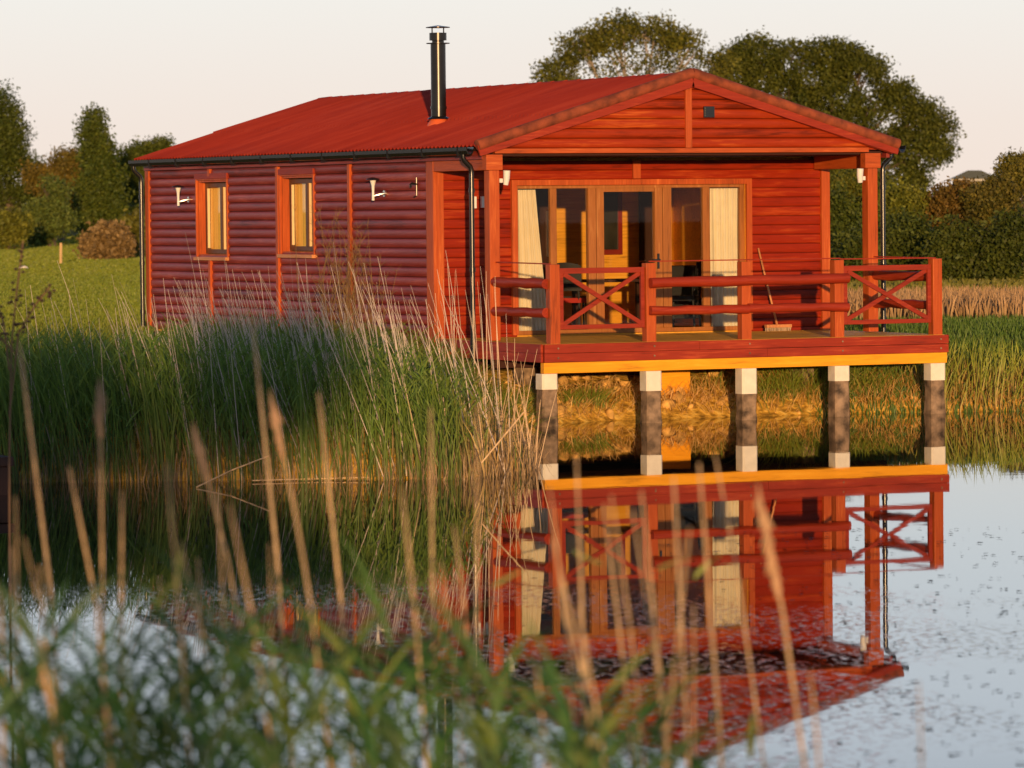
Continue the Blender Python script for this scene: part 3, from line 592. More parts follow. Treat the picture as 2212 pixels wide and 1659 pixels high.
chair('dining_chair', 3.25, 5.7, 1.2, M['charcoal'], 'dark dining chair behind the glass door beneath the framed picture')
chair('dining_chair', 4.55, 4.6, 4.0, M['charcoal'], 'dark dining chair behind the pane right of the door')
tb = empty('dining_table', (3.7, 5.1, 1.127), 'dark dining table inside the lodge behind the glass door', 'table')
MB().box(3.1, 4.3, 4.7, 5.5, 1.84, 1.88, bev=.01).build('table_top', M['darkwood'], tb)
for x, y in ((3.17, 4.77), (4.23, 4.77), (3.17, 5.43), (4.23, 5.43)): MB().box(x-.035, x+.035, y-.035, y+.035, 1.127, 1.838).build('leg', M['darkwood'], tb)
pc = empty('framed_picture', (5.0, 7.97, 2.7), 'dark picture in a deep red frame on the pine wall', 'picture')
MB().box(4.90, 5.18, 7.965, 7.975, 2.29, 3.25).build('canvas', plain('dark_canvas', (.03, .028, .022), .3, var=.6, scale=3), pc)
MB().box(4.83, 5.25, 7.94, 7.99, 2.21, 2.288).box(5.182, 5.25, 7.94, 7.99, 2.29, 3.30).box(4.83, 4.898, 7.94, 7.99, 2.29, 3.30).build('frame', plain('deep_red_frame', (.22, .018, .01), .4), pc)
cbn = empty('tall_cabinet', (3.95, 7.7, 1.127), 'tall dark cabinet inside behind the left curtain', 'cabinet')
MB().box(3.40, 3.84, 7.55, 7.98, 1.127, 3.4, bev=.01).build('body', M['darkwood'], cbn)
MB().box(3.74, 3.77, 7.53, 7.548, 2.2, 2.9).build('handle', M['steel'], cbn)
dd_ = empty('inner_door', (5.6, 7.97, 1.127), 'dark brown inner door right of the framed picture', 'door')
MB().box(5.56, 5.84, 7.95, 7.985, 1.13, 3.35).build('leaf', M['darkwood'], dd_); MB().tube([(5.54, 7.93, 2.1), (5.62, 7.93, 2.1)], .012, 8).build('handle', M['steel'], dd_)
sofa = empty('armchair', (5.3, 5.9, 1.127), 'low dark armchair inside behind the right panes', 'armchair')
MB().box(4.9, 5.7, 5.6, 6.3, 1.25, 1.55, bev=.05).build('seat', M['charcoal'], sofa); MB().box(4.9, 5.7, 6.2, 6.4, 1.4, 2.05, bev=.06).build('backrest', M['charcoal'], sofa)
# ------------------------------------------------------------------ ribbons: reeds, grass
def ribbons(P, H, Wd, lean, az, bend, cb_, ct, K=4, face=None, wprof=None):
    """P (n,3) bases, H heights, Wd widths, lean (n,2) horizontal offset at the tip, bend curvature; colours base and tip (n,3)"""
    n = len(P); t = np.linspace(0, 1, K+1)
    wp = np.interp(t, [0, .3, .75, 1], [.8, 1, .6, .05]) if wprof is None else np.interp(t, *wprof)
    V = np.zeros((n, K+1, 2, 3)); C = np.zeros((n, K+1, 2, 3))
    dx, dy = np.cos(az), np.sin(az)
    for j, tt in enumerate(t):
        c = P.copy(); c[:, :2] += lean*(tt**bend)[:, None] if isinstance(bend, np.ndarray) else lean*tt**bend
        c[:, 2] += H*(tt-.12*tt**4*np.minimum(1, np.hypot(lean[:, 0], lean[:, 1])/np.maximum(H, .01)*2))
        w = Wd*wp[j]/2
        for k_, s in enumerate((-1, 1)):
            V[:, j, k_, 0] = c[:, 0]+s*w*dx; V[:, j, k_, 1] = c[:, 1]+s*w*dy; V[:, j, k_, 2] = c[:, 2]
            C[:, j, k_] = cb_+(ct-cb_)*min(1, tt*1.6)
    base = (np.arange(n)*(K+1)*2)[:, None, None]; j = (np.arange(K)*2)[None, :, None]
    F = (base+j+np.array([0, 1, 3, 2])[None, None, :]).reshape(-1, 4)
    return V.reshape(-1, 3), F, C.reshape(-1, 3)
def merge(L):
    V, F, C, o = [], [], [], 0
    for v, f, c in L: V.append(v); F.append(f+o); C.append(c); o += len(v)
    return np.concatenate(V), np.concatenate(F), np.concatenate(C)
def colr(n, a, b, j=.12):
    t = rng.random((n, 1)); c = np.array(a)*(1-t)+np.array(b)*t
    return np.clip(c*(1+rng.normal(0, j, (n, 1))), .003, .9)
CAZ = -YAW                                    # ribbons roughly face the pond
def inside(n, x0, x1, y0, y1, smin, smax, dens=None):
    out_ = []
    tot = 0
    while tot < n:
        X = rng.uniform(x0, x1, n*3); Y = rng.uniform(y0, y1, n*3); s = shore(X, Y); ok = (s > smin) & (s < smax)
        if dens is not None: ok &= rng.random(n*3) < dens(X, Y, s)
        out_.append(np.stack([X[ok], Y[ok]], -1)); tot += ok.sum()
    return np.concatenate(out_)[:n]
def openend(B):                               # 0 in the bed, 1 at its thin straw end by the deck
    d = (B[:, 0]-CAM[0])*Fv[0]+(B[:, 1]-CAM[1])*Fv[1]; q = ((B[:, 0]-CAM[0])*Rv[0]+(B[:, 1]-CAM[1])*Rv[1])/d
    return np.clip((q+.014)/.010, 0, 1)
def topz(X, Y):                               # height the green reed tops reach: falls away towards the open end of the bed
    d = (X-CAM[0])*Fv[0]+(Y-CAM[1])*Fv[1]; q = ((X-CAM[0])*Rv[0]+(Y-CAM[1])*Rv[1])/d
    return np.interp(q, [-.12, -.06, -.045, -.027, -.016, -.010, -.006, -.002, .002, .005], [1.60, 1.52, 1.48, 1.40, 1.22, 1.08, .90, .62, .35, .2])
parts = []
# main green bed
n = 17000; B = inside(n, -17, -1.2, -10.6, 3, -.35, 4.6, lambda X, Y, s: np.where(X > -3.2, .45, 1.)*np.clip(1.3-s*.2, .2, 1)*np.where((X > -3) & (Y > .4), 0, 1)*np.where(X > -3.6, np.clip((s+.1)*2, 0, 1), 1))
gz = np.maximum(height(B[:, 0], B[:, 1]), -.25)
Hh = np.maximum(.15, (topz(B[:, 0], B[:, 1])-gz)*rng.normal(.88, .12, n)); Hh *= np.where(rng.random(n) < .3, rng.uniform(.35, .8, n), 1)
ln = np.stack([rng.normal(-.10, .16, n), rng.normal(0, .14, n)], -1)*Hh[:, None]
right = np.clip((B[:, 0]+6.5)/3.5, 0, 1)[:, None]  # yellower towards the right end: sunlit look put into the blade colour
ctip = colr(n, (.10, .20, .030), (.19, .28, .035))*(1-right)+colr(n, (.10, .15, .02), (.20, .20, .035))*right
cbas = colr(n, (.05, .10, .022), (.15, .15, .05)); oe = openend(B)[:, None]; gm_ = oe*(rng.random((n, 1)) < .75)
ctip = ctip*(1-gm_)+colr(n, (.42, .27, .07), (.62, .42, .16))*gm_; cbas = cbas*(1-gm_)+colr(n, (.40, .24, .08), (.60, .38, .16))*gm_
Hh *= np.where((oe[:, 0] > .3) & (rng.random(n) < .5*oe[:, 0]), .12, 1)
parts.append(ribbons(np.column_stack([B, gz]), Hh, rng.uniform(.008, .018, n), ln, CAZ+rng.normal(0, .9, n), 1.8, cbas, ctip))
# leaves growing off the stems, drooping sideways
n = 13000; B = inside(n, -17, -1.4, -10.4, 2.4, -.3, 4.2, lambda X, Y, s: np.clip(1.3-s*.22, .15, 1)*np.where((X > -3) & (Y > .2), 0, 1)); gz = np.maximum(height(B[:, 0], B[:, 1]), 0)
tz = topz(B[:, 0], B[:, 1]); z0 = gz+(tz-gz)*rng.uniform(.25, .9, n); L_ = rng.uniform(.15, .4, n)
sg = rng.choice([-1, 1], n); L_ = L_*np.where(rng.random(n) < openend(B), .05, 1)
ln = np.stack([sg*L_*rng.uniform(.3, .8, n), rng.normal(0, .12, n)], -1)
right = np.clip((B[:, 0]+6.5)/3.5, 0, 1)[:, None]  # same sunlit yellow painted into the side leaves
cl = colr(n, (.10, .20, .032), (.20, .29, .04))*(1-right)+colr(n, (.11, .16, .02), (.20, .20, .03))*right
parts.append(ribbons(np.column_stack([B, z0]), L_*rng.uniform(.5, .95, n), rng.uniform(.012, .024, n), ln, CAZ+rng.normal(0, .8, n), 1.4, cl, cl, K=3))
# dry straw at the foot of the bed
n = 3000; B = inside(n, -17, -2.2, -10.8, 0, -.4, .35); gz = np.maximum(height(B[:, 0], B[:, 1]), -.2)
Hh = rng.uniform(.1, .42, n); ln = np.stack([rng.normal(0, .25, n), rng.normal(0, .2, n)], -1)*Hh[:, None]
cs = colr(n, (.26, .17, .09), (.46, .32, .18))
parts.append(ribbons(np.column_stack([B, gz]), Hh+.1, rng.uniform(.006, .014, n), ln, CAZ+rng.normal(0, .7, n), 1.2, cs, cs, K=3))
V, F, C = merge(parts); o = npmesh('reed_bed', V, F, M['reed'], C); tag(o, 'dense bed of green reeds with straw foot along the far bank in front of the lodge', 'reeds', kind='stuff')
# pale dead stems standing above the bed
def deadstems(n, x0, x1, y0, y1, smin, smax, zt, zs, w, la, lb, ca, cbb, dens=None):
    B = inside(n, x0, x1, y0, y1, smin, smax, dens); gz = np.maximum(height(B[:, 0], B[:, 1]), -.1)
    tz = rng.normal(zt, zs, n); H = np.maximum(.3, tz-gz); a = rng.uniform(la, lb, n); ln = np.stack([a*H, rng.normal(0, .06, n)*H], -1)
    c = colr(n, ca, cbb); return ribbons(np.column_stack([B, gz]), H, rng.uniform(*w, n), ln, CAZ+rng.normal(0, .3, n), 1.05, c, c, K=5, wprof=([0, .6, 1], [1, .7, .3]))
parts = [deadstems(380, -10.5, -3.6, -9.6, -2, -.2, 3.6, 1.95, .24, (.008, .014), -.42, -.06, (.48, .40, .34), (.62, .53, .46), lambda X, Y, s: np.exp(-((X+6.3)/2.0)**2)),
         deadstems(60, -17, -8, -9, -3, -.2, 2.5, 1.6, .28, (.009, .015), -.35, .05, (.42, .34, .26), (.55, .46, .36)),
         deadstems(75, -6.3, -2.6, -9.7, -3, -.4, .8, .72, .36, (.010, .017), -.30, .30, (.55, .36, .20), (.66, .48, .30)),
         deadstems(14, -4.2, -1.6, -6, -1.5, -.2, .8, 2.2, .18, (.010, .015), -.12, .05, (.62, .44, .30), (.70, .52, .36))]
V, F, C = merge(parts); o = npmesh('dead_reed_stems', V, F, M['straw'], C); tag(o, 'pale dead reed stems leaning left above the green bed', 'reed stems', kind='stuff')
# fallen and broken stems at the waterline
def stem(name, pts, r, label, group=None, seedhead=None, m=None, leaf=None):
    c = np.mean(np.array(pts), 0); o = MB().tube(pts, r, 8).build(name, m or STRAW); tag(o, label, 'reed', group); return o
STRAW = plain('straw_stalk', (.60, .41, .22), .6, var=.3, scale=20)
stem('fallen_reed_stem', [on(425, 1052, 2, .01), on(500, 1020, 2, .12)+np.array([0, 0, .02]), at(580, 985, 47.5)], .008, 'bent fallen reed stem rising from the water at the left of the bed')
stem('fallen_reed_stem', [on(545, 1038, 2, .02), on(690, 1034, 2, .02), on(800, 1031, 2, .03)], .007, 'long fallen reed stem lying flat on the water before the bed')
stem('fallen_reed_stem', [at(1040, 1000, 45.5), at(1090, 940, 45.5), at(1132, 890, 45.6)], .009, 'broken reed stem leaning right at the tip of the bed')
# ------------------------------------------------------------------ bank under the deck, right-hand reeds, long grass
parts = []
def tuft(cx, cy, n, h, spread, ca, cbb, w=(.006, .012)):
    B = np.column_stack([rng.normal(cx, spread, n), rng.normal(cy, spread*.6, n)]); gz = height(B[:, 0], B[:, 1])
    H = rng.uniform(.5, 1, n)*h; ln = np.stack([(B[:, 0]-cx)*1.2+rng.normal(0, .05, n), rng.normal(-.08, .1, n)], -1)
    c = colr(n, ca, cbb); return ribbons(np.column_stack([B, gz]), H, rng.uniform(*w, n), ln, CAZ+rng.normal(0, .8, n), 1.7, c*.8+.02, c)
GR, GR2 = (.13, .21, .02), (.26, .30, .035)
for cx, cy, n, h, s in ((.95, 1.15, 110, .26, .10), (1.35, 1.2, 150, .30, .11), (3.5, 1.6, 60, .3, .2), (4.1, 1.2, 130, .36, .2), (4.4, 1.2, 160, .45, .2), (5.0, 1.1, 160, .45, .3), (5.6, 1.0, 160, .45, .25), (4.7, 1.6, 150, .5, .3), (5.4, 1.6, 150, .55, .3), (-.5, .2, 200, .3, .3), (-1.3, -.6, 260, .4, .35), (-.1, 1.0, 200, .35, .3), (-1.0, .8, 220, .35, .4)):
    parts.append(tuft(cx, cy, n, h, s, GR, GR2))
n = 2600; B = inside(n, .3, 9.5, -.9, 3, .05, .8); gz = height(B[:, 0], B[:, 1]); H = rng.uniform(.08, .26, n)
c = colr(n, (.48, .27, .07), (.72, .46, .18)); parts.append(ribbons(np.column_stack([B, gz]), H, rng.uniform(.006, .013, n), np.stack([rng.normal(0, .16, n), rng.normal(-.05, .08, n)], -1), CAZ+rng.normal(0, .7, n), 1.3, c, c, K=3))
V, F, C = merge(parts); tag(npmesh('bank_grass', V, F, M['reed'], C), 'green and straw coloured grass tufts on the bank beneath the deck', 'grass', kind='stuff')
# stones and clay lumps on the bank
sv, sf_ = [], []
ico = [(0, 0, 1), (.89, 0, .45), (.28, .85, .45), (-.72, .53, .45), (-.72, -.53, .45), (.28, -.85, .45), (.72, .53, -.45), (-.28, .85, -.45), (-.89, 0, -.45), (-.28, -.85, -.45), (.72, -.53, -.45), (0, 0, -1)]
icf = [(0, 1, 2), (0, 2, 3), (0, 3, 4), (0, 4, 5), (0, 5, 1), (1, 6, 2), (2, 7, 3), (3, 8, 4), (4, 9, 5), (5, 10, 1), (2, 6, 7), (3, 7, 8), (4, 8, 9), (5, 9, 10), (1, 10, 6), (6, 11, 7), (7, 11, 8), (8, 11, 9), (9, 11, 10), (10, 11, 6)]
ico = np.array(ico); B = inside(190, -1.5, 6.6, -1, 2.6, .02, 1.3)
for i, (x, y) in enumerate(B):
    r = (.018+.075*rng.random()**2.5)*(1.3 if x < 4 else .6); vv = ico*r*rng.uniform(.6, 1.4, 3)*(1+rng.normal(0, .22, (12, 1)))+np.array([x, y, float(height(x, y))+r*.05])
    sv.append(vv); sf_.append(np.array(icf)+12*i)
tag(npmesh('bank_stones', np.concatenate(sv), np.concatenate(sf_), plain('ochre_stone', (.62, .36, .10), .9, var=.5, scale=5, bump=.8)), 'ochre stones and clay lumps in the bank beneath the deck', 'stones', kind='stuff')
parts = []
n = 2600; B = inside(n, 6.35, 17, -4, 3, -.1, 1.6, lambda X, Y, s: np.clip(1.2-s*.5, .2, 1)*(.55+.45*np.sin(X*4.2)**2)); gz = np.maximum(height(B[:, 0], B[:, 1]), -.05)
H = rng.uniform(.35, .95, n)*(.75+.35*np.sin(B[:, 0]*3.1+1)**2); H = np.minimum(H, np.maximum(.12, 1.02-gz+rng.normal(0, .07, n)))
ct = colr(n, (.20, .28, .03), (.34, .38, .05)); cbb = colr(n, (.38, .20, .07), (.50, .32, .12))
parts.append(ribbons(np.column_stack([B, gz]), H, rng.uniform(.012, .024, n), np.stack([rng.normal(.05, .14, n), rng.normal(-.05, .1, n)], -1), CAZ+rng.normal(0, .7, n), 1.6, cbb, ct))
V, F, C = merge(parts); tag(npmesh('bank_reeds', V, F, M['reed'], C), 'bright green broad leaved reeds on the bank right of the deck', 'reeds', kind='stuff')
parts = []
def field(n, u0, u1, d0, d1, h0, h1, w, ca, cbb, cc, cdd):
    u = rng.uniform(u0, u1, n); d = rng.uniform(d0, d1, n); B = (CAM[:2][None]+(Fv[None, :2]+np.outer((u-1106)/FPX, Rv[:2]))*d[:, None]); gz = height(B[:, 0], B[:, 1]); H = rng.uniform(h0, h1, n)
    return ribbons(np.column_stack([B, gz]), H, rng.uniform(*w, n), np.stack([rng.normal(0, .2, n), rng.normal(0, .15, n)], -1)*H[:, None], CAZ+rng.normal(0, .6, n), 1.5, colr(n, ca, cbb), colr(n, cc, cdd), K=3)
parts.append(field(9000, 1760, 2260, 73, 82, .25, .5, (.02, .04), (.22, .17, .06), (.30, .20, .08), (.36, .22, .10), (.50, .32, .16)))
V, F, C = merge(parts); tag(npmesh('dry_grass_strip', V, F, M['straw'], C), 'strip of long dry tan grass before the hedge', 'grass', kind='stuff')
parts = [field(14000, 1760, 2260, 60, 73, .06, .16, (.012, .024), (.08, .13, .02), (.10, .15, .02), (.08, .16, .02), (.12, .20, .03)),
         field(7000, -40, 330, 55, 80, .05, .14, (.012, .022), (.14, .15, .02), (.20, .18, .02), (.14, .20, .015), (.21, .25, .02)),
         field(26000, -40, 340, 75, 130, .05, .11, (.03, .07), (.16, .17, .015), (.22, .20, .02), (.14, .20, .015), (.21, .25, .02)),
         field(34000, -40, 345, 125, 250, .05, .12, (.06, .16), (.18, .17, .015), (.24, .20, .02), (.15, .20, .015), (.22, .25, .02)),
         field(9000, 1760, 2260, 82, 120, .06, .2, (.05, .1), (.12, .12, .02), (.18, .15, .02), (.14, .14, .02), (.2, .18, .02))]
V, F, C = merge(parts); tag(npmesh('short_grass', V, F, M['reed'], C), 'short mown grass of the lawn either side of the lodge', 'grass', kind='stuff')
# ------------------------------------------------------------------ trees, shrubs
def foliage(lobes, n, leaf, ca, cbb, clump=.35, shell=.62, gaps=None):
    vol = np.array([r[0]*r[1]*r[2] for _, r in lobes])**.75; cnt = np.maximum(1, (vol/vol.sum()*n/22).astype(int)); Vs, Cs = [], []
    for (c, r), k_ in zip(lobes, cnt):
        d = rng.normal(size=(k_, 3)); d /= np.linalg.norm(d, axis=1)[:, None]; q = shell+(1.06-shell)*rng.random((k_, 1))**.7
        cc = np.array(c)+d*q*np.array(r)*(1+.13*np.sin(d[:, :1]*9+d[:, 2:]*7)+.12*np.sin(d[:, 1:2]*14+d[:, 2:]*17+2))
        if gaps is not None: cc = cc[~gaps(cc)]; k_ = len(cc)
        if k_ == 0: continue
        tint = colr(k_, ca, cbb, .16); m_ = 22
        P = np.repeat(cc, m_, 0)+np.clip(rng.normal(0, clump, (k_*m_, 3)), -1.7*clump, 1.7*clump)*np.array([1, 1, .75]); Vs.append(P); Cs.append(np.repeat(tint, m_, 0)*(1+rng.normal(0, .12, (k_*m_, 1))))
    P = np.concatenate(Vs); C = np.clip(np.concatenate(Cs)*np.array([.92, 1.04, 1.]), .004, .9); m_ = len(P)
    a = rng.normal(size=(m_, 3)); a /= np.linalg.norm(a, axis=1)[:, None]; b = np.cross(a, rng.normal(size=(m_, 3))); b /= np.linalg.norm(b, axis=1)[:, None]
    s = leaf*rng.uniform(.6, 1.3, (m_, 1)); V = np.stack([P-a*s, P-b*s*.55, P+a*s, P+b*s*.55], 1).reshape(-1, 3)
    return V, np.arange(m_*4).reshape(-1, 4), np.repeat(C, 4, 0)
def tree(name, base, lobes, n, leaf, ca, cbb, label, cat='tree', group=None, tr_=.3, clump=.35, shell=.62, gaps=None, barkm=None, limbs=True):
    e = empty(name, tuple(base), label, cat, group)
    V, F, C = foliage(lobes, n, leaf, ca, cbb, clump, shell, gaps); npmesh('crown' if cat == 'tree' else 'foliage', V, F, M['leaf'], C, parent=e)
    mb = MB(); bz = Vector(base); ctr = Vector(np.mean([c for c, _ in lobes], 0)); fork = bz.lerp(ctr, .42)
    mb.tube([bz-Vector((0, 0, .3)), bz.lerp(fork, .5)+Vector((tr_*.3, 0, 0)), fork], [tr_*1.25, tr_, tr_*.8], 8)
    if limbs:
        for c, r in lobes:
            c = Vector(c); mid = fork.lerp(c, .5)+Vector((random.uniform(-.3, .3), random.uniform(-.3, .3), random.uniform(0, .4)))*r[0]*.5
            mb.tube([fork, mid, c], [tr_*.5, tr_*.3, tr_*.12], 6)
            for _ in range(9 if r[0] > 1 else 3):
                d = Vector(rng.normal(size=3)).normalized(); tip = c+Vector((d.x*r[0], d.y*r[1], abs(d.z)*r[2]))*.85
                mb.tube([mid.lerp(c, random.random()), (c+tip)/2+Vector(rng.normal(0, .15, 3))*r[0], tip], [tr_*.13, tr_*.08, tr_*.03], 4)
    mb.build('trunk' if cat == 'tree' else 'stems', barkm or M['bark'], e); return e
def L(u, v, ru, rv, d, dz=0):                 # lobe seen at (u,v) with half sizes in photograph pixels, at distance d
    k_ = d/FPX; return (tuple(at(u, v, d+dz)), (ru*k_, (ru+rv)/2*k_, rv*k_))
def gbase(u, d):
    p = at(u, 500, d); return (p[0], p[1], float(height(p[0], p[1])))
OL, OL2 = (.085, .088, .010), (.17, .15, .018)
def thin(cc): # airy middle of the left oak
    c0 = at(1385, 150, 200); q = (cc-c0)@R2/(150*200/FPX); w = (cc[:, 2]-c0[2])/(52*200/FPX); return ((q*q+w*w) < 1) & (rng.random(len(cc)) < .86)
pale = plain('pale_bark', (.30, .25, .19), .9, var=.3)
def holes(k1, thr):
    def f(cc): return (np.sin(cc[:, 0]*k1+1.3*np.sin(cc[:, 2]*k1*.8))*np.sin(cc[:, 2]*k1*1.1+2+np.sin(cc[:, 1]*k1)))  > thr
    return f
h1, h2 = holes(1.9, .45), holes(1.7, .42)
tree('oak_tree', gbase(1390, 200), [L(1212, 168, 48, 46, 200), L(1262, 112, 48, 44, 200), L(1335, 84, 60, 46, 200), L(1412, 88, 60, 46, 200), L(1480, 118, 48, 42, 200), L(1535, 158, 44, 54, 200), L(1390, 160, 110, 55, 200), L(1250, 215, 80, 50, 200), L(1450, 230, 90, 60, 200)], 62000, .085, OL, (.19, .16, .02), 'rounded oak with an airy pale branched middle behind the roof ridge', gaps=lambda c: thin(c) | h1(c), barkm=pale, shell=.7, clump=.27)
tree('oak_tree', gbase(1760, 205), [L(1635, 122, 52, 40, 205), L(1590, 162, 44, 56, 205), L(1712, 140, 52, 44, 205), L(1795, 125, 54, 40, 205), L(1862, 150, 50, 44, 205), L(1690, 220, 66, 48, 205), L(1800, 215, 60, 46, 205), L(1890, 225, 52, 44, 205), L(1945, 215, 38, 36, 205), L(1975, 270, 46, 42, 205), L(2018, 245, 28, 26, 205), L(2038, 300, 38, 34, 205), L(1990, 345, 50, 38, 205), L(1900, 310, 60, 42, 205), L(1945, 395, 60, 26, 205), L(1800, 300, 70, 46, 205), L(1840, 380, 60, 36, 205)], 92000, .085, (.060, .072, .010), (.135, .13, .016), 'broad dark oak spreading to the right above the lodge gable', shell=.68, clump=.26, gaps=h2)
# hedge and bushes at right
HG = 'hedge shrubs at the right'
hs = [(1800, 470, 70, 95, 112, 'dark green shrub behind the deck between the right wall and porch post', (0.058, 0.078, 0.011), (0.117, 0.128, 0.015)),
      (1850, 420, 60, 60, 118, 'olive shrub touching the right porch post', (0.104, 0.114, 0.014), (0.195, 0.170, 0.021)),
      (1935, 445, 75, 60, 115, 'yellow olive shrub right of the porch post', (0.117, 0.128, 0.015), (0.221, 0.199, 0.023)),
      (1960, 540, 95, 85, 108, 'dark lower shrub behind the braced rail panel', (0.052, 0.071, 0.011), (0.104, 0.114, 0.014)),
      (2055, 450, 70, 60, 115, 'reddish brown shrub under the far roof', (0.130, 0.085, 0.016), (0.221, 0.114, 0.023)),
      (2070, 550, 90, 85, 106, 'dark green shrub right of the deck corner', (0.052, 0.071, 0.011), (0.111, 0.114, 0.014)),
      (2150, 440, 75, 60, 114, 'russet green shrub beneath the pale eaves', (0.091, 0.085, 0.014), (0.182, 0.128, 0.021)),
      (2180, 540, 85, 90, 106, 'deep green shrub at the right edge of the photograph', (0.046, 0.064, 0.010), (0.098, 0.106, 0.014)),
      (2205, 380, 40, 55, 118, 'golden topped shrub at the upper right edge', (0.130, 0.114, 0.016), (0.208, 0.156, 0.023)),
      (1860, 560, 80, 70, 106, 'low shrub seen through the deck rails', (0.058, 0.078, 0.011), (0.117, 0.121, 0.015))]
for (u, v, ru, rv, d, lb, ca, cbb) in hs:
    lob = [L(u+random.uniform(-.5, .5)*ru, v+random.uniform(-.45, .6)*rv, ru*random.uniform(.45, .65), rv*random.uniform(.45, .62), d, random.uniform(-.6, .6)) for _ in range(7)]
    tree('shrub', gbase(u, d), lob, 11000, .055, ca, cbb, lb, 'shrub', HG, tr_=.05, clump=.14, shell=.4)
# trees at left
LG = 'trees beyond the lawn at the left'
tl_ = [('broadleaf_tree', 10, 230, [(5, 240, 40, 50), (25, 290, 35, 60), (-10, 330, 60, 80), (20, 390, 60, 60), (60, 380, 45, 55), (75, 450, 45, 60)], 'tall dark tree cut by the left edge of the photograph', (0.052, 0.071, 0.010), (0.111, 0.121, 0.014)),
       ('broadleaf_tree', 130, 225, [(100, 375, 40, 45), (150, 360, 40, 35), (130, 410, 55, 50), (165, 400, 30, 40)], 'low tree with orange autumn top left of the pointed tree', (0.117, 0.092, 0.014), (0.234, 0.142, 0.023)),
       ('pointed_tree', 215, 210, [(203, 262, 18, 28), (200, 300, 26, 32), (215, 335, 36, 36), (212, 375, 46, 40), (215, 425, 55, 48), (220, 480, 62, 45)], 'tall pointed tree standing on its own beyond the lawn', (0.058, 0.082, 0.011), (0.124, 0.135, 0.016)),
       ('broadleaf_tree', 300, 240, [(300, 335, 38, 32), (345, 325, 30, 25), (275, 375, 40, 40), (310, 400, 50, 60), (330, 460, 50, 55)], 'dark tree whose top shows over the left eave', (0.058, 0.082, 0.011), (0.130, 0.135, 0.016)),
       ('broadleaf_tree', 110, 200, [(105, 420, 28, 32), (100, 455, 35, 35), (120, 490, 42, 35), (95, 500, 35, 28)], 'grey green young tree in front of the dark trees', (0.085, 0.114, 0.021), (0.156, 0.170, 0.032))]
for nm, u, d, lb, lab, ca, cbb in tl_:
    tree(nm, gbase(u, d), [L(a, b, c_*.92, e_*.92, d) for a, b, c_, e_ in lb], 30000, .085, ca, cbb, lab, 'tree', LG, tr_=.2, clump=.28, shell=.5, gaps=holes(1.6, .5))
for u, v, ru, rv, d, lab, ca, cbb in ((20, 490, 50, 42, 190, 'yellow green bush at the left edge of the lawn', (0.117, 0.121, 0.015), (0.208, 0.185, 0.023)), (232, 518, 45, 34, 160, 'pinkish brown bush at the far edge of the lawn', (0.208, 0.121, 0.046), (0.338, 0.199, 0.081)), (290, 500, 34, 48, 165, 'olive bush beside the left corner of the lodge', (0.104, 0.099, 0.014), (0.208, 0.170, 0.023)), (250, 470, 60, 50, 215, 'dark bush under the pointed tree', (0.052, 0.071, 0.010), (0.104, 0.114, 0.014))):
    tree('bush', gbase(u, d), [L(u+random.uniform(-.5, .5)*ru, v+random.uniform(-.4, .5)*rv, ru*.6, rv*.6, d) for _ in range(6)], 7000, .10, ca, cbb, lab, 'bush', 'bushes round the lawn', tr_=.06, clump=.22, shell=.4)
# far treeline closing the horizon
tlx = []
for i in range(60):
    u = -300+i*50
    tlx.append(L(u, 470+random.uniform(-12, 14)-(u-1106)*.0097, 55, 40+random.uniform(-10, 12), 380, random.uniform(-10, 10)))
V, F, C = foliage(tlx, 30000, .35, (.05, .055, .012), (.10, .085, .018), .6, .5); tag(npmesh('far_wood', V, F, M['leaf'], C), 'far line of woodland closing the horizon', 'wood', kind='stuff')
# far pavilion roof
d = 235; hb_ = empty('far_building', tuple(gbase(2105, d)), 'distant low building with hipped roof and pale eaves above the hedge', 'building')
c0 = at(2105, 395, d); kx = d/FPX; ax = Vector(R2).normalized(); ay = Vector((-ax.y, ax.x, 0)); O = Vector(c0)
def HP(a, b, z): return O+ax*a*kx+ay*b*kx+Vector((0, 0, z*kx))
MB().add([HP(-52, -40, 8), HP(52, -40, 8), HP(52, 40, 8), HP(-52, 40, 8), HP(-14, 0, 27), HP(14, 0, 27)], [(0, 1, 5, 4), (1, 2, 5), (2, 3, 4, 5), (3, 0, 4), (3, 2, 1, 0)]).build('roof', plain('grey_green_roof', (.15, .16, .11), .7), hb_)
fe = MB(); fe.bar(HP(-54, -41, 6), HP(54, -41, 6), .08, 4.2*kx); fe.build('eaves_board', plain('pale_eaves', (.45, .43, .36), .6), hb_)
wl = MB(); wl.add([HP(x_, y_, z_) for z_ in (-110, 5) for x_, y_ in ((-44, -33), (44, -33), (44, 33), (-44, 33))], [(0, 1, 5, 4), (1, 2, 6, 5), (2, 3, 7, 6), (3, 0, 4, 7)]); wl.build('wall', plain('brown_green_wall', (.14, .12, .07), .8), hb_)
# lawn marker, white ball, small stump
p = gbase(130, 150); e = MB().tube([(p[0], p[1], p[2]-.1), (p[0]+.02, p[1], p[2]+.78)], [.055, .05], 8).build('marker_post', plain('pale_post', (.55, .36, .15), .7)); tag(e, 'pale wooden marker post standing on the far lawn', 'post')
q = CAM+ray(51, 578)*100; 
for _ in range(30):
    dd2 = np.linspace(60, 200, 400); Pz = CAM+ray(51, 584)*dd2[:, None]; hz = height(Pz[:, 0], Pz[:, 1]); k_ = np.argmax(Pz[:, 2] < hz); q = Pz[k_]; break
wm = MB(); wm.tube([(q[0], q[1], q[2]-.02), (q[0], q[1], q[2]+.05), (q[0], q[1], q[2]+.12), (q[0], q[1], q[2]+.15)], [.12, .16, .12, .04], 12); tag(wm.build('lawn_marker', M['whitepaint'], smooth=True), 'small white rounded marker on the left lawn', 'marker')
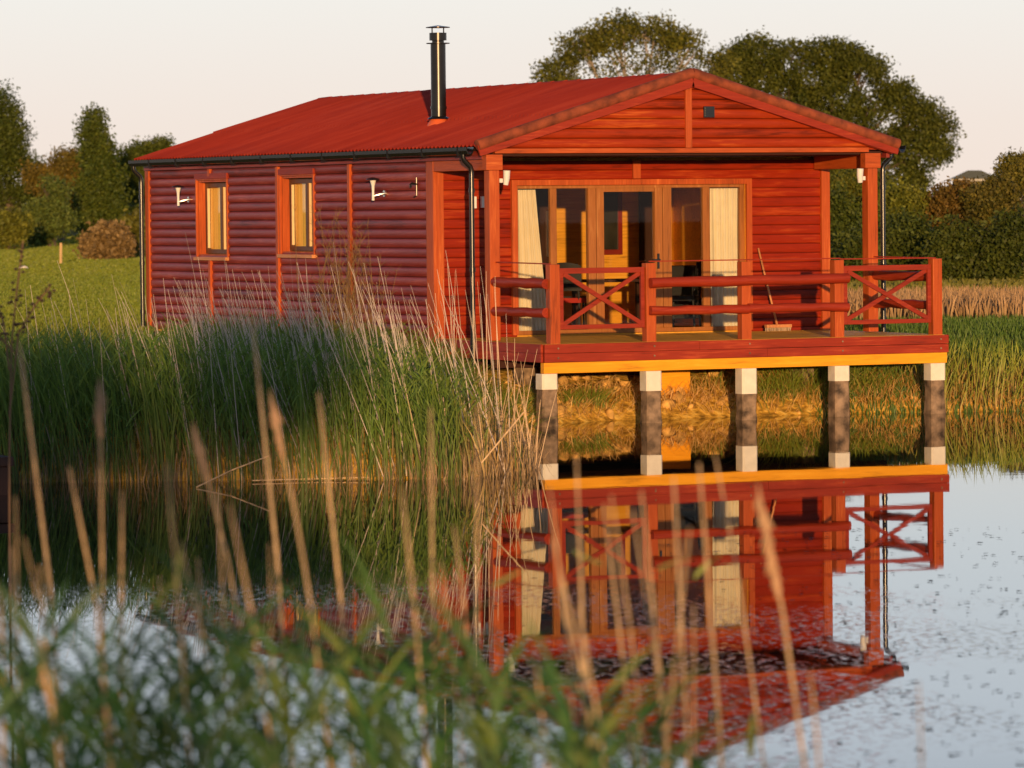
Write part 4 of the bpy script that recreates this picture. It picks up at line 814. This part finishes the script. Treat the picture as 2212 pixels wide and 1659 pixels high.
# twiggy plant against the side wall
tw = MB()
for i in range(70):
    x0, y0 = -.75+random.gauss(0, .12), 4.9+random.gauss(0, .5); zb = float(height(x0, y0)); h = random.uniform(.7, 2.0); a = random.uniform(-.5, .5)
    pts = [(x0+random.gauss(0, .03)*j, y0+a*h*.35*(j/4)**1.3+random.gauss(0, .02), zb+h*j/4) for j in range(5)]; tw.tube(pts, [.006, .005, .004, .003, .002], 4, cap=False)
    for j in (2, 3, 4):
        for _ in range(3):
            p0 = Vector(pts[j]); tw.tube([p0, p0+Vector((random.gauss(0, .06), random.gauss(0, .10), random.uniform(.03, .14)))], [.003, .0015], 3, cap=False)
e = empty('twiggy_shrub', (-.75, 4.9, .9), 'thin leafless twiggy shrub against the side wall of the lodge', 'shrub')
tw.build('twigs', plain('olive_twig', (.22, .13, .045), .8), e)
# rusty jetty end at the left edge
jt = empty('jetty_end', tuple(on(16, 1068, 2, 0)), 'weathered wooden jetty corner cut by the left edge of the photograph', 'jetty')
jp = on(20, 1068, 2, 0); X_, Y_ = jp[0], jp[1]
MB().box(X_-.9, X_+.02, Y_-.1, Y_+.9, .30, .40, bev=.01).build('deck_board', M['darkwood'], jt)
for sx in (-.08, -.75): MB().box(X_+sx-.07, X_+sx+.07, Y_-.05, Y_+.1, -.8, .298, bev=.01).build('leg', M['darkwood'], jt)
# ------------------------------------------------------------------ floating weed flecks
n = 1300; d = rng.uniform(23, 40, n)**1.0; u = rng.uniform(300, 2230, n); keep = (rng.random(n) < np.clip(.25+(u-900)/1300, .15, 1))
d, u = d[keep], u[keep]; n = len(d)
P = np.array([CAM+ray(a, 800)*b for a, b in zip(u, d)]); P[:, 2] = .004
K = 7; ang = np.linspace(0, 2*math.pi, K, endpoint=False); rr = rng.uniform(.004, .017, (n, 1))*rng.uniform(.5, 1.3, (n, K)); th = rng.uniform(-.4, .4, n)-YAW
x_ = rr*np.cos(ang)*2.0; y_ = rr*np.sin(ang); V = np.stack([P[:, :1]+x_*np.cos(th)[:, None]-y_*np.sin(th)[:, None], P[:, 1:2]+x_*np.sin(th)[:, None]+y_*np.cos(th)[:, None], np.full((n, K), .005)+rng.uniform(0, .008, (n, K))], -1)
me = bpy.data.meshes.new('floating_weed'); me.from_pydata(V.reshape(-1, 3).tolist(), [], [tuple(range(i*K, i*K+K)) for i in range(n)]); me.materials.append(plain('pond_weed', (.05, .05, .03), .7))
o = bpy.data.objects.new('floating_weed', me); COL.objects.link(o); tag(o, 'small dark flecks of weed floating on the near water', 'pond weed', kind='stuff')
# ------------------------------------------------------------------ near bank: out of focus reeds
def near_stem(u0, v0, u1, v1, d, r, label, head=None, leafs=()):
    """dry reed whose top is seen at (u0,v0) and which passes (u1,v1) on its way down to the water"""
    d = d*.82; r = r*.52; top = at(u0, v0, d); mid = at(u1, v1, d); k_ = (top[2]-mid[2]); tt = (top[2]+.15)/k_
    foot = top+(mid-top)*tt; foot = foot+(np.array([top[0], top[1], foot[2]])-foot)*.25; ctrl = mid
    e = empty('dry_reed', tuple(foot), label, 'reed', 'out of focus dry reeds on the near bank')
    pts = [top, top+(mid-top)*.5, mid, mid+(foot-mid)*.5, foot]
    MB().tube(pts, [r*.6, r*.85, r, r*1.05, r*1.1], 8).build('stem', STRAW, e, smooth=True)
    if head:
        hh = MB(); a = Vector(top); dirn = (Vector(top)-Vector(mid)).normalized(); hh.tube([a+dirn*head*.3, a, a-dirn*head*.65], [.003, .010, .006], 6)
        for i in range(90):
            t = random.random(); p = a-dirn*(head*(t-.35)); s = (.008 if head < .25 else .014)*math.sin(math.pi*min(1, t*.8+.15))
            q_ = p+Vector((random.gauss(0, s), random.gauss(0, s), -.02)); hh.tube([p+dirn*.03, q_], [.002, .004], 4)
        hh.build('seed_head', PLUME, e)
    for (t, sx, ll) in leafs:
        p = Vector(top).lerp(Vector(mid), t); w = .010
        c = np.array(p)+np.array([0, 0, 0]); npmesh('leaf', *ribbons(np.array([c]), np.array([ll*.6]), np.array([.022]), np.array([[sx*R2[0]*ll, sx*R2[1]*ll]]), np.array([CAZ]), 1.5, np.array([[.45, .28, .14]]), np.array([[.5, .32, .16]]), K=5)[:2], M['straw'], np.tile([.5, .32, .16], (12, 1)), parent=e)
    return e
PLUME = plain('reed_plume', (.55, .34, .19), .8, var=.3)
for a in [(42, 745, 110, 1280, 19, .013, 'thick dry reed leaning left before the reed bed near the left edge'),
          (150, 1010, 205, 1290, 17.5, .010, 'dry reed leaning left, second thick one from the left edge'),
          (216, 870, 222, 1290, 18, .009, 'upright dry reed with narrow plume before the left reed bed', .16),
          (264, 1060, 262, 1290, 17.5, .009, 'short upright dry reed left of the lodge reflection'),
          (545, 690, 598, 1200, 19, .013, 'tallest dry reed, standing before the side wall of the lodge'),
          (430, 965, 490, 1200, 18, .009, 'dry reed with bent plume below the left side window', .16),
          (595, 900, 655, 1200, 18, .009, 'dry reed with brown plume just right of the tallest one', .2),
          (688, 850, 735, 1280, 18.5, .012, 'dry reed leaning left before the middle of the reed bed'),
          (470, 1060, 480, 1260, 17, .007, 'thin dry reed over the dark water left of centre'),
          (930, 880, 935, 1330, 18, .010, 'upright grey dry reed before the right end of the bed'),
          (1032, 880, 1030, 1400, 18, .008, 'slender upright dry reed left of the deck reflection'),
          (1245, 985, 1262, 1450, 17, .010, 'dry reed over the reflection of the leftmost pile'),
          (1305, 1090, 1352, 1480, 16.5, .010, 'dry reed leaning left over the reflected glass doors'),
          (1195, 1165, 1255, 1440, 15.5, .011, 'short dry reed over the reflected left curtain'),
          (1385, 1060, 1440, 1600, 16, .011, 'dry reed crossing the reflected door frame'),
          (1455, 1030, 1482, 1540, 16, .011, 'dry reed in the middle of the cluster before the reflection'),
          (1510, 1000, 1556, 1600, 16.5, .012, 'thick dry reed on the right of the cluster before the reflection'),
          (1490, 1140, 1440, 1600, 15, .009, 'dry reed leaning right inside the central cluster'),
          (1655, 1140, 1692, 1330, 16, .011, 'dry reed with a large tan plume before the reflected wall', .3),
          (1750, 1450, 1765, 1600, 15, .008, 'short pale dry reed over the roof reflection'),
          (1985, 1470, 1990, 1620, 15, .006, 'thin pale dry reed over bright water at the right'),
          (210, 1300, 238, 1640, 14.5, .012, 'orange lit dry reed in the lower left among green leaves'),
          (100, 1440, 128, 1640, 14, .010, 'short orange dry reed in the lower left corner', .14),
          (0, 1300, 6, 1640, 14.5, .011, 'dry reed cut by the lower left edge'),
          (1155, 1400, 1180, 1640, 14.5, .009, 'dry reed behind the green leaves below the roof reflection'),
          (1265, 1380, 1275, 1640, 15, .009, 'dry reed just right of the bright green leaf at centre')]:
    near_stem(*a)
for i in range(22):                            # thinner ones scattered between
    u = [random.uniform(-20, 420), random.uniform(400, 1000), random.uniform(1150, 1600)][i % 3]; v = random.uniform(960, 1330)
    near_stem(u, v, u+random.uniform(0, 55), v+random.uniform(220, 340), random.uniform(14, 19), random.uniform(.005, .009), 'thin tan dry reed among the blurred reeds of the near bank')
# green reed leaves close to the camera
parts = []
def env(u):                                   # how high the near greenery reaches
    return np.interp(u, [-100, 60, 200, 420, 600, 760, 950, 1100, 1250, 1400, 1520, 1700, 2300], [1330, 1370, 1400, 1380, 1395, 1400, 1395, 1430, 1470, 1540, 1600, 1680, 1760])
ns = 150
for i in range(ns):
    u = rng.uniform(-60, 1560)
    if u > 1100 and rng.random() < .35: continue
    d = rng.uniform(11, 15); v = env(u)+abs(rng.normal(0, 110)); top = at(u, v, d); foot = np.array([top[0]+rng.normal(.06, .08), top[1]+rng.normal(0, .05), max(-.1, float(height(top[0], top[1])))])
    hgt = top[2]-foot[2]; c = colr(1, (.035, .11, .032), (.08, .18, .038)) if rng.random() < .85 else colr(1, (.12, .19, .03), (.17, .22, .035))
    parts.append(ribbons(foot[None], np.array([hgt]), np.array([.009]), (top-foot)[None, :2], np.array([CAZ]), 1.1, c, c, K=6, wprof=([0, 1], [1, .6])))
    m_ = 6; tt = rng.uniform(.6, 1, m_); B = foot[None]+(top-foot)[None]*tt[:, None]; ll = rng.uniform(.22, .5, m_)
    sgn = rng.choice([-1, 1], m_, p=[.6, .4])*rng.uniform(.35, .8, m_)*ll; cc = np.repeat(c, m_, 0)*(1+rng.normal(0, .15, (m_, 1)))
    parts.append(ribbons(B, ll*rng.uniform(.35, .95, m_), rng.uniform(.014, .028, m_), np.stack([sgn*R2[0], sgn*R2[1]], -1)+rng.normal(0, .06, (m_, 2)), CAZ+rng.normal(0, .9, m_), 1.5, cc, cc, K=5, wprof=([0, .25, .7, 1], [.5, 1, .7, .03])))
# a few single leaves that reach higher
for (u, v, d, du, dv) in ((1065, 1270, 14.5, 70, -45), (1240, 1190, 14.5, 70, 35), (1420, 1230, 14.5, 80, -30), (1500, 1250, 15, 60, -60), (330, 1330, 15, 50, -90), (640, 1430, 14, 70, 20), (1000, 1500, 13.5, 15, -120), (1620, 1640, 14, 8, -110), (760, 1470, 13, -60, -70), (380, 1290, 14, 10, -110)):
    a = at(u, v, d); b = at(u+du, v+dv, d); h = b[2]-a[2]
    c = colr(1, (.10, .16, .02), (.2, .24, .03)); parts.append(ribbons(a[None], np.array([h]), np.array([.03]), (b-a)[None, :2], np.array([CAZ]), 1.2, c, c, K=5, wprof=([0, .3, .7, 1], [.3, 1, .8, .03])))
V, F, C = merge(parts); tag(npmesh('near_green_reeds', V, F, M['reed'], C), 'out of focus green reed leaves along the bottom of the photograph', 'reeds', kind='stuff')
# dark dock plant at the left edge, slightly out of focus
e = empty('dock_plant', tuple(at(25, 1000, 30)*[1, 1, 0]), 'dark seed heads on thin stalks at the left edge before the lawn', 'plant')
D_ = 30
SEEDM = plain('dark_seed', (.07, .035, .025), .8)
sk = MB(); stalks = [[(20, 1000), (25, 740), (35, 640), (50, 520)], [(20, 900), (40, 720), (75, 660), (108, 620)], [(20, 800), (8, 700), (-10, 640)], [(30, 760), (5, 735), (-15, 720)]]
for s in stalks: sk.tube([at(a, b, D_) for a, b in s], [.006]*len(s), 6)
sk.tube([at(20, 1000, D_), at(20, 1250, D_)*[1, 1, 0]+[0, 0, -.05]], .008, 6)
sk.build('stalk', plain('dock_stalk', (.22, .12, .06), .8), e)
for s in stalks:
    sd = MB()
    for i in range(len(s)-1):
        for _ in range(16 if i else 0):
            t = random.random(); a = at(s[i][0]+(s[i+1][0]-s[i][0])*t+random.gauss(0, 7), s[i][1]+(s[i+1][1]-s[i][1])*t+random.gauss(0, 6), D_+random.gauss(0, .03)); r = random.uniform(.008, .018)
            sd.add([tuple(a+np.array(p)*r*np.array([1, 1, .7])) for p in ico], icf)
    sd.build('seed_head', SEEDM, e, smooth=True)
# ------------------------------------------------------------------ the bank behind the photographer: unseen trees and scrub added to shade the reeds
S2 = np.array([math.sin(SAZ), math.cos(SAZ)]); P2 = np.array([S2[1], -S2[0]])
def behind(p, t): q = P2*p-S2*t; return q[0], q[1]
c0 = CAM[:2]@S2; cp = CAM[:2]@P2
def bk(p, t): return behind(p, -c0+t)       # p across the light, t metres behind the photographer
i = 0
for p0 in np.arange(-17, 12, 2.6):
    x, y = bk(p0, 30+random.uniform(-1, 1)); gz_ = float(height(x, y)); top = 4.25+random.uniform(-.35, .25)
    tree('shade_bush', (x, y, gz_), [((x+random.uniform(-.9, .9), y+random.uniform(-.5, .5), gz_+(top-gz_)*random.uniform(.35, .8)), (1.2, .8, (top-gz_)*.30)) for _ in range(5)], 5000, .11, OL, OL2, 'unseen scrub bush added for shade in the row behind the photographer', 'bush', 'added shade scrub behind the photographer', tr_=.06, clump=.2, shell=.2)
for k_, (p0, zz, rr_) in enumerate(((-3.7, 6.0, 1.3), (-6.1, 5.55, 1.5), (-9.2, 5.25, 1.7), (-13, 5.3, 2.0))):
    x, y = bk(p0, 32+k_*.7); gz_ = float(height(x, y))
    tree('shade_tree', (x, y, gz_), [((x+random.uniform(-.5, .5)*rr_*S2[1], y-random.uniform(-.5, .5)*rr_*S2[0], zz+random.uniform(-.35, .35)), (rr_*.75, rr_*.7, .85)) for _ in range(5)], 2600, .12, OL, OL2, 'unseen small tree added for shade behind the photographer beyond the scrub', 'tree', 'added shade trees behind the photographer', tr_=.10, clump=.25, shell=.2)
